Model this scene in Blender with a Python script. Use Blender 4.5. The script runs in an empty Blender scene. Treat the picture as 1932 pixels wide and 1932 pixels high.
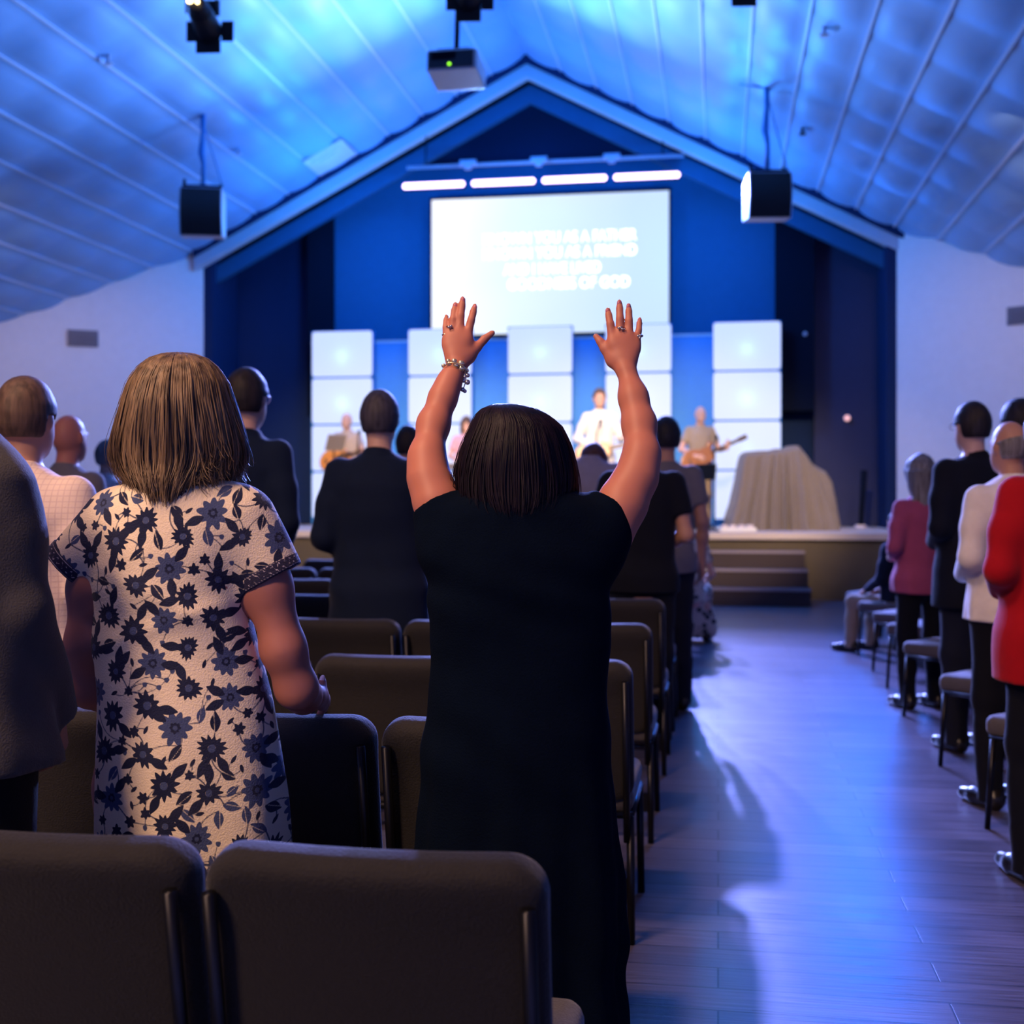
import bpy, math, random
import numpy as np
from mathutils import Vector, Matrix
R_ = math.radians
PI = math.pi
scn = bpy.context.scene
COL = scn.collection
# ------------------------------------------------------------------ camera
CAMH, FP, CX, HY = 1.35, 2330.0, 966.0, 940.0
TH = math.atan(389.0 / FP)
SN, CS = math.sin(TH), math.cos(TH)
cam_d = bpy.data.cameras.new('camera')
cam = bpy.data.objects.new('camera', cam_d); COL.objects.link(cam)
cam.location = (0, 0, CAMH)
cam.rotation_euler = (PI / 2, 0, TH)
cam_d.sensor_width = 36.0
cam_d.lens = 36.0 * FP / 1932.0
cam_d.shift_y = -(966.0 - HY) / 1932.0
cam_d.dof.use_dof = True
cam_d.dof.focus_distance = 2.6
cam_d.dof.aperture_fstop = 3.4
cam_d.clip_start = 0.05
scn.camera = cam
# ------------------------------------------------------------------ world, exposure
wd = bpy.data.worlds.new('dim_hall'); scn.world = wd; wd.use_nodes = True
wd.node_tree.nodes['Background'].inputs[0].default_value = (0.25, 0.22, 0.45, 1)
wd.node_tree.nodes['Background'].inputs[1].default_value = 0.02
scn.view_settings.view_transform = 'Standard'
scn.view_settings.look = 'None'
scn.view_settings.gamma = 1.0
scn.view_settings.use_curve_mapping = False
scn.view_settings.exposure = 0.0
scn.cycles.use_denoising = True
scn.cycles.sample_clamp_indirect = 4.0
scn.cycles.max_bounces = 6
scn.cycles.diffuse_bounces = 3
scn.cycles.caustics_reflective = False
scn.cycles.caustics_refractive = False

def lamp(name, kind, loc, aim, color, power, size=0.1, angle=60, blend=0.6, size_y=None, spread=None):
    d = bpy.data.lights.new(name, kind); o = bpy.data.objects.new(name, d); COL.objects.link(o)
    o.location = loc; d.color = color; d.energy = power
    if kind == 'SPOT':
        d.spot_size = R_(angle); d.spot_blend = blend; d.shadow_soft_size = size
    elif kind == 'POINT':
        d.shadow_soft_size = size
    elif kind == 'AREA':
        d.size = size
        if size_y: d.shape = 'RECTANGLE'; d.size_y = size_y
        if spread: d.spread = R_(spread)
    if aim is not None:
        o.rotation_euler = (Vector(aim) - Vector(loc)).to_track_quat('-Z', 'Y').to_euler()
    return o

BLUE = (0.05, 0.28, 1.0)
LAV = (0.50, 0.50, 1.0)
WARM = (1.0, 0.72, 0.48)
# blue floods by the screen wash the ceiling, the dark walls and the aisle
for x, y, z, p in ((-5.6, 18.3, 5.5, 230), (-3.04, 18.0, 6.5, 150), (-0.5, 18.3, 5.5, 230)):
    lamp('blue_wash', 'POINT', (x, y, z), None, (0.02, 0.27, 0.95), p*1.05, 0.25)
lamp('blue_wash', 'SPOT', (-3.04, 17.0, 5.0), (-3.04, 8.0, 8.2), (0.20, 0.42, 1.0), 3700, 0.4, 150, 1.0)
# unseen blue fill added to colour the aisle, from the right stage corner
lamp('blue_wash', 'SPOT', (2.1, 18.2, 5.3), (0.7, 4.5, 0.0), (0.015, 0.16, 1.0), 1700, 0.9, 62, 1.0)
# the LED bars throw lavender light out over the audience and the aisle
for x, tx in ((-4.2, -1.2), (-2.2, 0.4), (-1.2, 1.4)):
    lamp('led_throw', 'SPOT', (x, 19.15, 6.42), (tx, 6.0, 0.4), (0.24, 0.28, 1.0), 9500, 0.12, 46, 0.8)
# the three stage spots on the lighting pipe
for x, tx in ((-4.45, -5.2), (-2.2, -2.8), (0.25, -0.6)):
    lamp('stage_spot', 'SPOT', (x, 10.35, 5.28), (tx, 18.0, 1.5), WARM, 3000, 0.06, 40, 0.6)
lamp('stage_spot', 'SPOT', (0.35, 10.35, 5.28), (1.4, 18.5, 1.4), WARM, 500, 0.06, 30, 0.6)
# dim house lights over and behind the audience, plus added fill lamps
lamp('house_fill', 'AREA', (-3.2, -2.3, 5.3), (-1.25, 2.5, 1.1), (1.0, 0.62, 0.40), 40, 1.2, spread=62)
lamp('house_fill', 'AREA', (-2.6, 1.0, 6.2), (-1.3, 3.2, 1.2), (1.0, 0.60, 0.38), 42, 1.0, spread=80)
lamp('house_fill', 'AREA', (3.0, 3.4, 5.2), (1.9, 6.8, 1.2), (1.0, 0.66, 0.50), 7, 1.0, spread=80)  # added weak warm fill for the right-hand audience
lamp('house_fill', 'SPOT', (-8.9, 13.4, 5.2), (-10.2, 18.6, 2.1), (1.0, 0.76, 0.80), 480, 0.4, 80, 0.9)  # added unseen spot that brightens the left white wall
lamp('house_fill', 'SPOT', (2.9, 13.4, 5.2), (4.1, 18.7, 2.1), (1.0, 0.76, 0.76), 480, 0.4, 80, 0.9)  # added unseen spot that brightens the right white wall

# ------------------------------------------------------------------ projection helpers (pixel + distance -> place in the hall)
def W(px, D, py=None):
    u = (px - CX) / FP
    x, y = D * (u * CS - SN), D * (CS + u * SN)
    return (x, y) if py is None else (x, y, CAMH + (HY - py) / FP * D)
def onY(px, py, Y):
    u = (px - CX) / FP
    D = Y / (CS + u * SN)
    return D * (u * CS - SN), CAMH + (HY - py) / FP * D
XR, ZR, MR = -3.04, 8.48, 0.52
def ceil_z(x): return ZR - MR * abs(x - XR)

# ------------------------------------------------------------------ materials
def mat(name, col, rough=0.6, metal=0.0, var=0.0, vscale=8.0, bump=0.0, bscale=40.0, spec=0.5, sheen=0.0, emit=None, es=0.0, stretch=None):
    m = bpy.data.materials.new(name); m.use_nodes = True
    nt = m.node_tree; b = nt.nodes['Principled BSDF']
    b.inputs['Base Color'].default_value = (*col, 1)
    b.inputs['Roughness'].default_value = rough
    b.inputs['Metallic'].default_value = metal
    b.inputs['Specular IOR Level'].default_value = spec
    if sheen:
        b.inputs['Sheen Weight'].default_value = sheen
        b.inputs['Sheen Roughness'].default_value = 0.4
    if emit:
        b.inputs['Emission Color'].default_value = (*emit, 1); b.inputs['Emission Strength'].default_value = es
    tc = nt.nodes.new('ShaderNodeTexCoord'); src = tc.outputs['Object']
    if stretch:
        mp = nt.nodes.new('ShaderNodeMapping'); mp.inputs['Scale'].default_value = stretch
        nt.links.new(src, mp.inputs['Vector']); src = mp.outputs['Vector']
    nz = nt.nodes.new('ShaderNodeTexNoise'); nz.inputs['Scale'].default_value = vscale; nz.inputs['Detail'].default_value = 4
    nt.links.new(src, nz.inputs['Vector'])
    mx = nt.nodes.new('ShaderNodeMix'); mx.data_type = 'RGBA'
    v = max(var, 0.06)
    mx.inputs[6].default_value = (*[c * (1 - v) for c in col], 1)
    mx.inputs[7].default_value = (*[min(1, c * (1 + v)) for c in col], 1)
    nt.links.new(nz.outputs['Fac'], mx.inputs[0]); nt.links.new(mx.outputs[2], b.inputs['Base Color'])
    if bump:
        n2 = nt.nodes.new('ShaderNodeTexNoise'); n2.inputs['Scale'].default_value = bscale; n2.inputs['Detail'].default_value = 3
        nt.links.new(src, n2.inputs['Vector'])
        bp = nt.nodes.new('ShaderNodeBump'); bp.inputs['Strength'].default_value = bump; bp.inputs['Distance'].default_value = 0.01
        nt.links.new(n2.outputs['Fac'], bp.inputs['Height']); nt.links.new(bp.outputs['Normal'], b.inputs['Normal'])
    return m
def emis(name, col, s):
    m = bpy.data.materials.new(name); m.use_nodes = True; nt = m.node_tree
    b = nt.nodes['Principled BSDF']; b.inputs['Base Color'].default_value = (0.02, 0.02, 0.02, 1)
    b.inputs['Emission Color'].default_value = (*col, 1); b.inputs['Emission Strength'].default_value = s
    return m

# ------------------------------------------------------------------ object helpers
def put(name, me, parent=None, m=None, loc=None, rot=None):
    o = bpy.data.objects.new(name, me); COL.objects.link(o)
    if parent: o.parent = parent
    if m is not None:
        for q in (m if isinstance(m, (list, tuple)) else [m]): me.materials.append(q)
    if loc is not None: o.location = loc
    if rot is not None: o.rotation_euler = rot
    return o
def thing(name, label, cat, loc=(0, 0, 0), rz=0.0, group=None):
    o = bpy.data.objects.new(name, None); COL.objects.link(o)
    o.empty_display_size = 0.1; o.location = loc; o.rotation_euler = (0, 0, rz)
    return tag(o, label, cat, group)
def tag(o, label, cat, group=None):
    o['label'] = label; o['category'] = cat
    if group: o['group'] = group
    return o
def struct(o):
    o['kind'] = 'structure'; return o
def copy_tree(o):
    c = o.copy(); COL.objects.link(c)
    for ch in o.children:
        d = ch.copy(); COL.objects.link(d); d.parent = c
        for g in ch.children:
            e = g.copy(); COL.objects.link(e); e.parent = d
    return c

class MB:
    def __init__(s): s.v = []; s.f = []; s.mi = []
    def add(s, vs, fs, mi=0):
        n = len(s.v); s.v += [tuple(v) for v in vs]; s.f += [tuple(i + n for i in f) for f in fs]; s.mi += [mi] * len(fs); return s
    def box(s, lo, hi, mi=0, M=None):
        x0, y0, z0 = lo; x1, y1, z1 = hi
        vs = [Vector(v) for v in ((x0,y0,z0),(x1,y0,z0),(x1,y1,z0),(x0,y1,z0),(x0,y0,z1),(x1,y0,z1),(x1,y1,z1),(x0,y1,z1))]
        if M: vs = [M @ v for v in vs]
        return s.add(vs, [(0,3,2,1),(4,5,6,7),(0,1,5,4),(1,2,6,5),(2,3,7,6),(3,0,4,7)], mi)
    def tube(s, pts, r, n=10, mi=0, cap=True):
        pts = [Vector(p) for p in pts]; rr = r if isinstance(r, (list, tuple)) else [r] * len(pts)
        rings = []; prev = None
        for i, p in enumerate(pts):
            t = (pts[min(i+1, len(pts)-1)] - pts[max(i-1, 0)]).normalized()
            if prev is None:
                a = t.orthogonal().normalized()
            else:
                a = (prev - t * prev.dot(t)).normalized()
            prev = a; b = t.cross(a)
            rings.append([p + (a * math.cos(2*PI*k/n) + b * math.sin(2*PI*k/n)) * rr[i] for k in range(n)])
        vs = [v for rg in rings for v in rg]; fs = []
        for i in range(len(rings) - 1):
            for k in range(n):
                fs.append((i*n+k, i*n+(k+1)%n, (i+1)*n+(k+1)%n, (i+1)*n+k))
        if cap:
            fs.append(tuple(range(n-1, -1, -1))); fs.append(tuple((len(rings)-1)*n + k for k in range(n)))
        return s.add(vs, fs, mi)
    def prism(s, poly, y0, y1, mi=0):       # poly in xz, extruded along y
        n = len(poly)
        vs = [(x, y0, z) for x, z in poly] + [(x, y1, z) for x, z in poly]
        fs = [tuple(range(n)), tuple(range(2*n-1, n-1, -1))] + [(k, k+n, (k+1)%n+n, (k+1)%n) for k in range(n)]
        return s.add(vs, fs, mi)
    def prismz(s, poly, z0, z1, mi=0):      # poly in xy, extruded along z
        n = len(poly)
        vs = [(x, y, z0) for x, y in poly] + [(x, y, z1) for x, y in poly]
        fs = [tuple(range(n-1, -1, -1)), tuple(range(n, 2*n))] + [(k, (k+1)%n, (k+1)%n+n, k+n) for k in range(n)]
        return s.add(vs, fs, mi)
    def ball(s, c, r, n=10, mi=0, sc=(1,1,1)):
        vs = []; fs = []
        m = n // 2 + 1
        for i in range(m + 1):
            a = PI * i / m
            for k in range(n):
                b = 2*PI*k/n
                vs.append((c[0]+r*sc[0]*math.sin(a)*math.cos(b), c[1]+r*sc[1]*math.sin(a)*math.sin(b), c[2]+r*sc[2]*math.cos(a)))
        for i in range(m):
            for k in range(n):
                fs.append((i*n+k, (i+1)*n+k, (i+1)*n+(k+1)%n, i*n+(k+1)%n))
        return s.add(vs, fs, mi)
    def ring(s, c, ax, R, r, n=20, k=6, mi=0, sq=(1,1)):
        ax = Vector(ax).normalized(); a = ax.orthogonal().normalized(); b = ax.cross(a)
        pts = [Vector(c) + a*math.cos(2*PI*i/n)*R*sq[0] + b*math.sin(2*PI*i/n)*R*sq[1] for i in range(n+1)]
        return s.tube(pts, r, k, mi, cap=False)
    def build(s, name, m, parent=None, smooth=False, bevel=0.0, loc=None, rot=None):
        me = bpy.data.meshes.new(name); me.from_pydata(s.v, [], s.f)
        o = put(name, me, parent, m, loc, rot)
        me.polygons.foreach_set('material_index', s.mi)
        import bmesh
        bm = bmesh.new(); bm.from_mesh(me); bmesh.ops.recalc_face_normals(bm, faces=bm.faces); bm.to_mesh(me); bm.free()
        if smooth: me.polygons.foreach_set('use_smooth', [True] * len(me.polygons))
        if bevel:
            md = o.modifiers.new('bevel', 'BEVEL'); md.width = bevel; md.segments = 3; md.limit_method = 'ANGLE'
        return o

# ------------------------------------------------------------------ smooth-solid modelling (implicit shapes meshed to one skin)
class Field:
    def __init__(s, lo, hi, h):
        s.h = h; s.lo = np.array(lo, float); n = np.ceil((np.array(hi, float) - s.lo) / h).astype(int) + 1
        s.n = n; s.a = np.full(tuple(n), 0.2, np.float32)
        s.ax = [s.lo[i] + h * np.arange(n[i]) for i in range(3)]
    def _sl(s, lo, hi, m):
        sl = []
        for i in range(3):
            a = int(max(0, math.floor((lo[i] - m - s.lo[i]) / s.h))); b = int(min(s.n[i], math.ceil((hi[i] + m - s.lo[i]) / s.h) + 1))
            if b <= a: return None, None
            sl.append(slice(a, b))
        g = np.meshgrid(*[s.ax[i][sl[i]] for i in range(3)], indexing='ij', sparse=True)
        return tuple(sl), g
    def _u(s, sl, d, k):
        o = s.a[sl]
        if k > 0:
            hh = np.maximum(k - np.abs(o - d), 0) / k
            s.a[sl] = np.minimum(o, d) - hh * hh * k * 0.25
        else: s.a[sl] = np.minimum(o, d)
    def cone(s, a, b, ra, rb, k=0.02, flat=None, cap=False, sub=False):
        a = np.array(a, float); b = np.array(b, float); R = max(ra, rb)
        sl, g = s._sl(np.minimum(a, b) - R, np.maximum(a, b) + R, k + 2 * s.h)
        if sl is None: return s
        v = b - a; L2 = max(v.dot(v), 1e-9)
        q = [g[i] - a[i] for i in range(3)]
        t0 = (q[0]*v[0] + q[1]*v[1] + q[2]*v[2]) / L2; t = np.clip(t0, 0, 1)
        w = [q[i] - t * v[i] for i in range(3)]
        if flat is not None:
            n = np.array(flat[0], float); n /= np.linalg.norm(n)
            dn = (w[0]*n[0] + w[1]*n[1] + w[2]*n[2]) * (1 / flat[1] - 1)
            w = [w[i] + dn * n[i] for i in range(3)]
        d = np.sqrt(w[0]**2 + w[1]**2 + w[2]**2) - (ra + (rb - ra) * t)
        if flat is not None: d = d * min(1, flat[1] * 1.3)
        if cap: d = np.maximum(d, (t0 - 1) * math.sqrt(L2))
        if cap == 2: d = np.maximum(d, -t0 * math.sqrt(L2))
        if sub: s.a[sl] = np.maximum(s.a[sl], -d)
        else: s._u(sl, d, k)
        return s
    def chain(s, pts, rs, k=0.02, flat=None):
        for i in range(len(pts) - 1): s.cone(pts[i], pts[i+1], rs[i], rs[i+1], k, flat)
        return s
    def ell(s, c, r, k=0.02, sub=False, rx=0.0):
        c = np.array(c, float); r = np.array(r, float); R = max(r) if rx else r
        sl, g = s._sl(c - R, c + R, k + 2 * s.h)
        if sl is None: return s
        q = [g[i] - c[i] for i in range(3)]
        if rx:
            cc, ss = math.cos(rx), math.sin(rx); q = [q[0], q[1]*cc + q[2]*ss, -q[1]*ss + q[2]*cc]
        k0 = np.sqrt((q[0]/r[0])**2 + (q[1]/r[1])**2 + (q[2]/r[2])**2)
        k1 = np.sqrt((q[0]/r[0]**2)**2 + (q[1]/r[1]**2)**2 + (q[2]/r[2]**2)**2) + 1e-6
        d = k0 * (k0 - 1) / k1
        if sub: s.a[sl] = np.maximum(s.a[sl], -d)
        else: s._u(sl, d, k)
        return s
    def loft(s, rows, k=0.02, p=2.3, wob=None):    # rows: (z, cx, cy, a, b) ascending z
        r = np.array(sorted(rows), float)
        lo = (min(r[:,1]-r[:,3]), min(r[:,2]-r[:,4]), r[0,0]); hi = (max(r[:,1]+r[:,3]), max(r[:,2]+r[:,4]), r[-1,0])
        sl, g = s._sl(lo, hi, k + 0.02 + 2 * s.h)
        if sl is None: return s
        z = g[2].ravel()
        def ip(col):
            y = np.interp(z, r[:,0], r[:,col])
            w = max(1, int(0.02 / s.h)); ker = np.ones(2*w+1) / (2*w+1)
            return np.convolve(np.pad(y, w, mode='edge'), ker, 'valid').reshape(1, 1, -1)
        cx, cy, A, B = ip(1), ip(2), ip(3), ip(4)
        X = (g[0] - cx) / A; Y = (g[1] - cy) / B
        rad = (np.abs(X)**p + np.abs(Y)**p) ** (1 / p)
        d = (rad - 1) * np.minimum(A, B)
        if wob is not None:
            an = np.arctan2(Y, X); d = d - wob(an, g[2], g[0], g[1])
        d = np.maximum(d, np.maximum(r[0,0] - g[2], g[2] - r[-1,0]))
        s._u(sl, d.astype(np.float32), k); return s
    def rbox(s, c, hx, hy, hz, rad, k=0.0):
        c = np.array(c, float); hh = np.array((hx, hy, hz))
        sl, g = s._sl(c - hh, c + hh, k + 2*s.h)
        q = [np.abs(g[i] - c[i]) - hh[i] + rad for i in range(3)]
        d = np.sqrt(np.maximum(q[0], 0)**2 + np.maximum(q[1], 0)**2 + np.maximum(q[2], 0)**2) + np.minimum(np.maximum(np.maximum(q[0], q[1]), q[2]), 0) - rad
        s._u(sl, d, k); return s
    def cut(s, p, n):        # keep the side n points away from
        g = np.meshgrid(*s.ax, indexing='ij', sparse=True)
        d = sum((g[i] - p[i]) * n[i] for i in range(3)); s.a = np.maximum(s.a, d.astype(np.float32)); return s
    def noise(s, amp, f=14.0, fz=6.0, seed=0):
        g = np.meshgrid(*[a.astype(np.float32) for a in s.ax], indexing='ij', sparse=True)
        x, y, z = g; q = seed * 1.7
        w = np.sin(z * fz * 1.3 + q) * 0.9 + np.sin(x * 7 + z * fz * 0.6 + q * 2)
        n = np.sin(x * f + w * 1.6 + q) * np.cos(z * fz + x * 3 + q) + 0.6 * np.sin(z * fz * 3.1 + x * f * 0.9 + w + y * 5) * np.sin(x * f * 0.7 - z * 4 + q)
        s.a = s.a + (amp * (n + 0.3 * np.sin(y * f + z * fz))).astype(np.float32); return s
    def mesh(s, name):
        a = s.a; a[0] = a[-1] = 0.1; a[:, 0] = a[:, -1] = 0.1; a[:, :, 0] = a[:, :, -1] = 0.1
        v = a < 0
        c = np.zeros(tuple(x - 1 for x in a.shape), np.uint8)
        sh = [(i, j, k) for i in (0, 1) for j in (0, 1) for k in (0, 1)]
        def S(A, o): return A[o[0]:A.shape[0]-1+o[0], o[1]:A.shape[1]-1+o[1], o[2]:A.shape[2]-1+o[2]]
        for o in sh: c += S(v, o)
        idx = np.argwhere((c > 0) & (c < 8))
        ids = np.full(c.shape, -1, np.int32); ids[idx[:,0], idx[:,1], idx[:,2]] = np.arange(len(idx))
        val = {o: a[idx[:,0]+o[0], idx[:,1]+o[1], idx[:,2]+o[2]] for o in sh}
        acc = np.zeros((len(idx), 3)); cnt = np.zeros(len(idx))
        for o in sh:
            for d in range(3):
                if o[d]: continue
                e = list(o); e[d] = 1; e = tuple(e)
                va, vb = val[o], val[e]; m = (va < 0) != (vb < 0)
                t = np.where(m, va / np.where(m, va - vb, 1), 0)
                pt = np.tile(np.array(o, float), (len(idx), 1)); pt[:, d] = t
                acc[m] += pt[m]; cnt[m] += 1
        P = s.lo + (idx + acc / cnt[:, None]) * s.h
        quads = []
        for d in range(3):
            e = [0, 0, 0]; e[d] = 1
            A = v[:v.shape[0]-e[0], :v.shape[1]-e[1], :v.shape[2]-e[2]]; B = v[e[0]:, e[1]:, e[2]:]
            ed = np.argwhere(A != B); fl = A[ed[:,0], ed[:,1], ed[:,2]]
            p, q = [(1, 2), (2, 0), (0, 1)][d]
            def cell(dp, dq):
                t = ed.copy(); t[:, p] -= dp; t[:, q] -= dq; return ids[t[:,0], t[:,1], t[:,2]]
            Q = np.stack([cell(1, 1), cell(0, 1), cell(0, 0), cell(1, 0)], 1)
            Q[~fl] = Q[~fl][:, ::-1]; quads.append(Q)
        Q = np.concatenate(quads)
        # one smoothing pass
        for _ in range(2):
            sm = np.zeros_like(P); ct = np.zeros(len(P))
            for i in range(4):
                np.add.at(sm, Q[:, i], P[Q[:, (i+1) % 4]]); np.add.at(ct, Q[:, i], 1)
            P = P * 0.5 + 0.5 * sm / np.maximum(ct, 1)[:, None]
        me = bpy.data.meshes.new(name)
        me.vertices.add(len(P)); me.vertices.foreach_set('co', P.astype(np.float32).ravel())
        me.loops.add(len(Q) * 4); me.loops.foreach_set('vertex_index', Q.astype(np.int32).ravel())
        me.polygons.add(len(Q)); me.polygons.foreach_set('loop_start', np.arange(0, len(Q)*4, 4, dtype=np.int32))
        me.polygons.foreach_set('use_smooth', np.ones(len(Q), bool))
        me.update(calc_edges=True); me.validate()
        return me, P

# ================================================================== THE HALL
M_floor = mat('floor_boards', (0.07, 0.045, 0.04), 0.32)
def floor_nodes():
    nt = M_floor.node_tree; b = nt.nodes['Principled BSDF']
    tc = nt.nodes.new('ShaderNodeTexCoord')
    br = nt.nodes.new('ShaderNodeTexBrick'); br.inputs['Scale'].default_value = 1.0
    br.inputs['Brick Width'].default_value = 1.22; br.inputs['Row Height'].default_value = 0.15; br.inputs['Mortar Size'].default_value = 0.003
    br.inputs['Color1'].default_value = (0.14, 0.125, 0.165, 1); br.inputs['Color2'].default_value = (0.080, 0.070, 0.095, 1); br.inputs['Mortar'].default_value = (0.015, 0.01, 0.01, 1)
    mp = nt.nodes.new('ShaderNodeMapping'); mp.inputs['Scale'].default_value = (1.2, 26, 1)
    nz = nt.nodes.new('ShaderNodeTexNoise'); nz.inputs['Scale'].default_value = 3; nz.inputs['Detail'].default_value = 6
    nt.links.new(tc.outputs['Object'], br.inputs['Vector']); nt.links.new(tc.outputs['Object'], mp.inputs['Vector']); nt.links.new(mp.outputs[0], nz.inputs['Vector'])
    mx = nt.nodes.new('ShaderNodeMix'); mx.data_type = 'RGBA'; mx.blend_type = 'MULTIPLY'; mx.inputs[0].default_value = 0.7
    cr = nt.nodes.new('ShaderNodeValToRGB'); cr.color_ramp.elements[0].position = 0.3; cr.color_ramp.elements[0].color = (0.4, 0.4, 0.4, 1); cr.color_ramp.elements[1].position = 0.75; cr.color_ramp.elements[1].color = (1.6, 1.6, 1.6, 1)
    nt.links.new(nz.outputs['Fac'], cr.inputs[0]); nt.links.new(br.outputs['Color'], mx.inputs[6]); nt.links.new(cr.outputs[0], mx.inputs[7])
    nt.links.new(mx.outputs[2], b.inputs['Base Color'])
    rr = nt.nodes.new('ShaderNodeMapRange'); rr.inputs[3].default_value = 0.22; rr.inputs[4].default_value = 0.42
    nt.links.new(nz.outputs['Fac'], rr.inputs[0]); nt.links.new(rr.outputs[0], b.inputs['Roughness'])
    bp = nt.nodes.new('ShaderNodeBump'); bp.inputs['Strength'].default_value = 0.35; bp.inputs['Distance'].default_value = 0.004
    mm = nt.nodes.new('ShaderNodeMath'); mm.operation = 'ADD'; nt.links.new(br.outputs['Fac'], mm.inputs[0]); nt.links.new(nz.outputs['Fac'], mm.inputs[1])
    bp.invert = True
    nt.links.new(mm.outputs[0], bp.inputs['Height']); nt.links.new(bp.outputs[0], b.inputs['Normal'])
floor_nodes()
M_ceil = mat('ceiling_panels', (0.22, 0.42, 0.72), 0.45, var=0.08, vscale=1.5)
M_seam = mat('ceiling_seams', (0.50, 0.60, 0.80), 0.35)  # lighter than the panels, standing in for light caught on the ridges
M_white = mat('white_wall_paint', (0.74, 0.70, 0.72), 0.8, var=0.03)
M_navy = mat('navy_wall_paint', (0.012, 0.028, 0.085), 0.9, spec=0.15)
M_blue = mat('blue_wall_paint', (0.02, 0.11, 0.24), 0.85, spec=0.2)
M_black = mat('black_paint', (0.004, 0.007, 0.018), 0.9, spec=0.1)
M_board = mat('blue_backdrop_board', (0.04, 0.28, 0.66), 0.6)
M_fasc = mat('fascia_paint', (0.50, 0.56, 0.66), 0.5, var=0.1, vscale=2)
M_greywall = mat('grey_wall_paint', (0.042, 0.046, 0.095), 0.9, spec=0.15)
M_metal = mat('dark_metal', (0.02, 0.02, 0.025), 0.35, metal=0.8)
M_carpet = mat('stage_carpet', (0.52, 0.44, 0.42), 0.75, var=0.1, vscale=30)
M_front = mat('stage_front_carpet', (0.085, 0.065, 0.045), 0.85, var=0.15, vscale=6)
M_step = mat('step_carpet', (0.045, 0.030, 0.033), 0.85)
M_nose = mat('step_nosing', (0.25, 0.21, 0.26), 0.5)

XL, XRR, YB, YE = -13.5, 7.42, -6.0, 20.9
struct(MB().box((XL-0.2, YB-0.2, -0.1), (XRR+0.2, YE+0.3, 0.0)).build('floor', M_floor))
# ceiling: two slopes of quilted panels
def ceiling():
    dx, dy, n1, n2 = 0.57, 1.2, 5, 5
    V = []; F = []; mi = []
    offs = 0
    y0 = -6.0; ny = int(round((20.4 - y0) / dy)) * n2
    for sgn in (-1, 1):
        nx = 19 * n1
        ys = y0 + np.arange(ny + 1) * dy / n2; ss = np.arange(nx + 1) * dx / n1
        fy = (np.arange(ny + 1) % n2) / n2; fx = (np.arange(nx + 1) % n1) / n1
        rnd = np.random.RandomState(5 + sgn)
        base = len(V)
        for i in range(nx + 1):
            for j in range(ny + 1):
                ci, cj = i // n1, j // n2
                am = 0.06 + 0.025 * (math.sin(ci * 12.9898 + cj * 78.233 + sgn) * 43758.5 % 1)
                b = (math.sin(PI * fx[i]) * math.sin(PI * fy[j])) ** 0.7 if fx[i] > 0 and fy[j] > 0 else 0
                sag = am * b
                x = XR + sgn * ss[i]; z = ceil_z(x) + 0.0
                V.append((x - sgn * sag * 0.46, ys[j], z - sag * 0.88))
        for i in range(nx):
            for j in range(ny):
                a = base + i * (ny + 1) + j; q = (a, a + 1, a + ny + 2, a + ny + 1)
                F.append(q if sgn > 0 else q[::-1]); mi.append(0)
    mb = MB(); mb.v = V; mb.f = F; mb.mi = mi
    for sgn in (-1, 1):
        for c in range(1, 19):
            x = XR + sgn * c * dx; w = 0.016
            z = ceil_z(x)
            a = Vector((x, y0, z)); nrm = Vector((-sgn * 0.46, 0, -0.887)); tg = Vector((sgn * 0.887, 0, -0.46))
            vs = []
            for y in (y0, 19.9):
                for (p, q) in ((-w, 0.0), (w, 0.0), (w, 0.03), (-w, 0.03)):
                    P = Vector((x, y, z)) + tg * p + nrm * q; vs.append(P)
            mb.add(vs, [(0,1,5,4),(1,2,6,5),(2,3,7,6),(3,0,4,7),(0,3,2,1),(4,5,6,7)], 1)
    me = bpy.data.meshes.new('ceiling'); me.from_pydata(mb.v, [], mb.f)
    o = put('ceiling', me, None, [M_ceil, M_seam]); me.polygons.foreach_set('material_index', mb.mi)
    me.polygons.foreach_set('use_smooth', [m == 0 for m in mb.mi])
    struct(o)
    struct(MB().prism([(XL-.3, ceil_z(XL-.3)+.04), (XR, ZR+.04), (XRR+.3, ceil_z(XRR+.3)+.04), (XRR+.3, ceil_z(XRR+.3)+.2), (XR, ZR+.2), (XL-.3, ceil_z(XL-.3)+.2)], -6.2, 21.2).build('ceiling_roof_deck', M_black))
ceiling()
LW0, LW1 = (-8.61, 19.80), (XL, 16.72)
RW0, RW1 = (2.70, 19.64), (XRR, 16.18)
def wall_seg(name, p, q, m, z0=0.0, th=0.15):
    a = Vector((p[0], p[1])); b = Vector((q[0], q[1])); n = (b - a).normalized(); n = Vector((-n.y, n.x)) * th
    vs = []
    for P in (a, b, b + n, a + n):
        vs.append((P.x, P.y, z0))
    for P in (a, b, b + n, a + n):
        vs.append((P.x, P.y, ceil_z(P.x) + 0.02))
    mb = MB(); mb.add(vs, [(0,3,2,1),(4,5,6,7),(0,1,5,4),(1,2,6,5),(2,3,7,6),(3,0,4,7)])
    return struct(mb.build(name, m))
wall_seg('wall_front_left', LW1, LW0, M_white)
wall_seg('wall_front_right', RW0, RW1, M_white)
wall_seg('wall_left', (XL, YB), LW1, M_white)
wall_seg('wall_right', RW1, (XRR, YB), M_white)
struct(MB().prism([(XL, 0), (XRR, 0), (XRR, ceil_z(XRR)), (XR, ZR), (XL, ceil_z(XL))], YB-.15, YB).build('wall_back', M_white))
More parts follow.
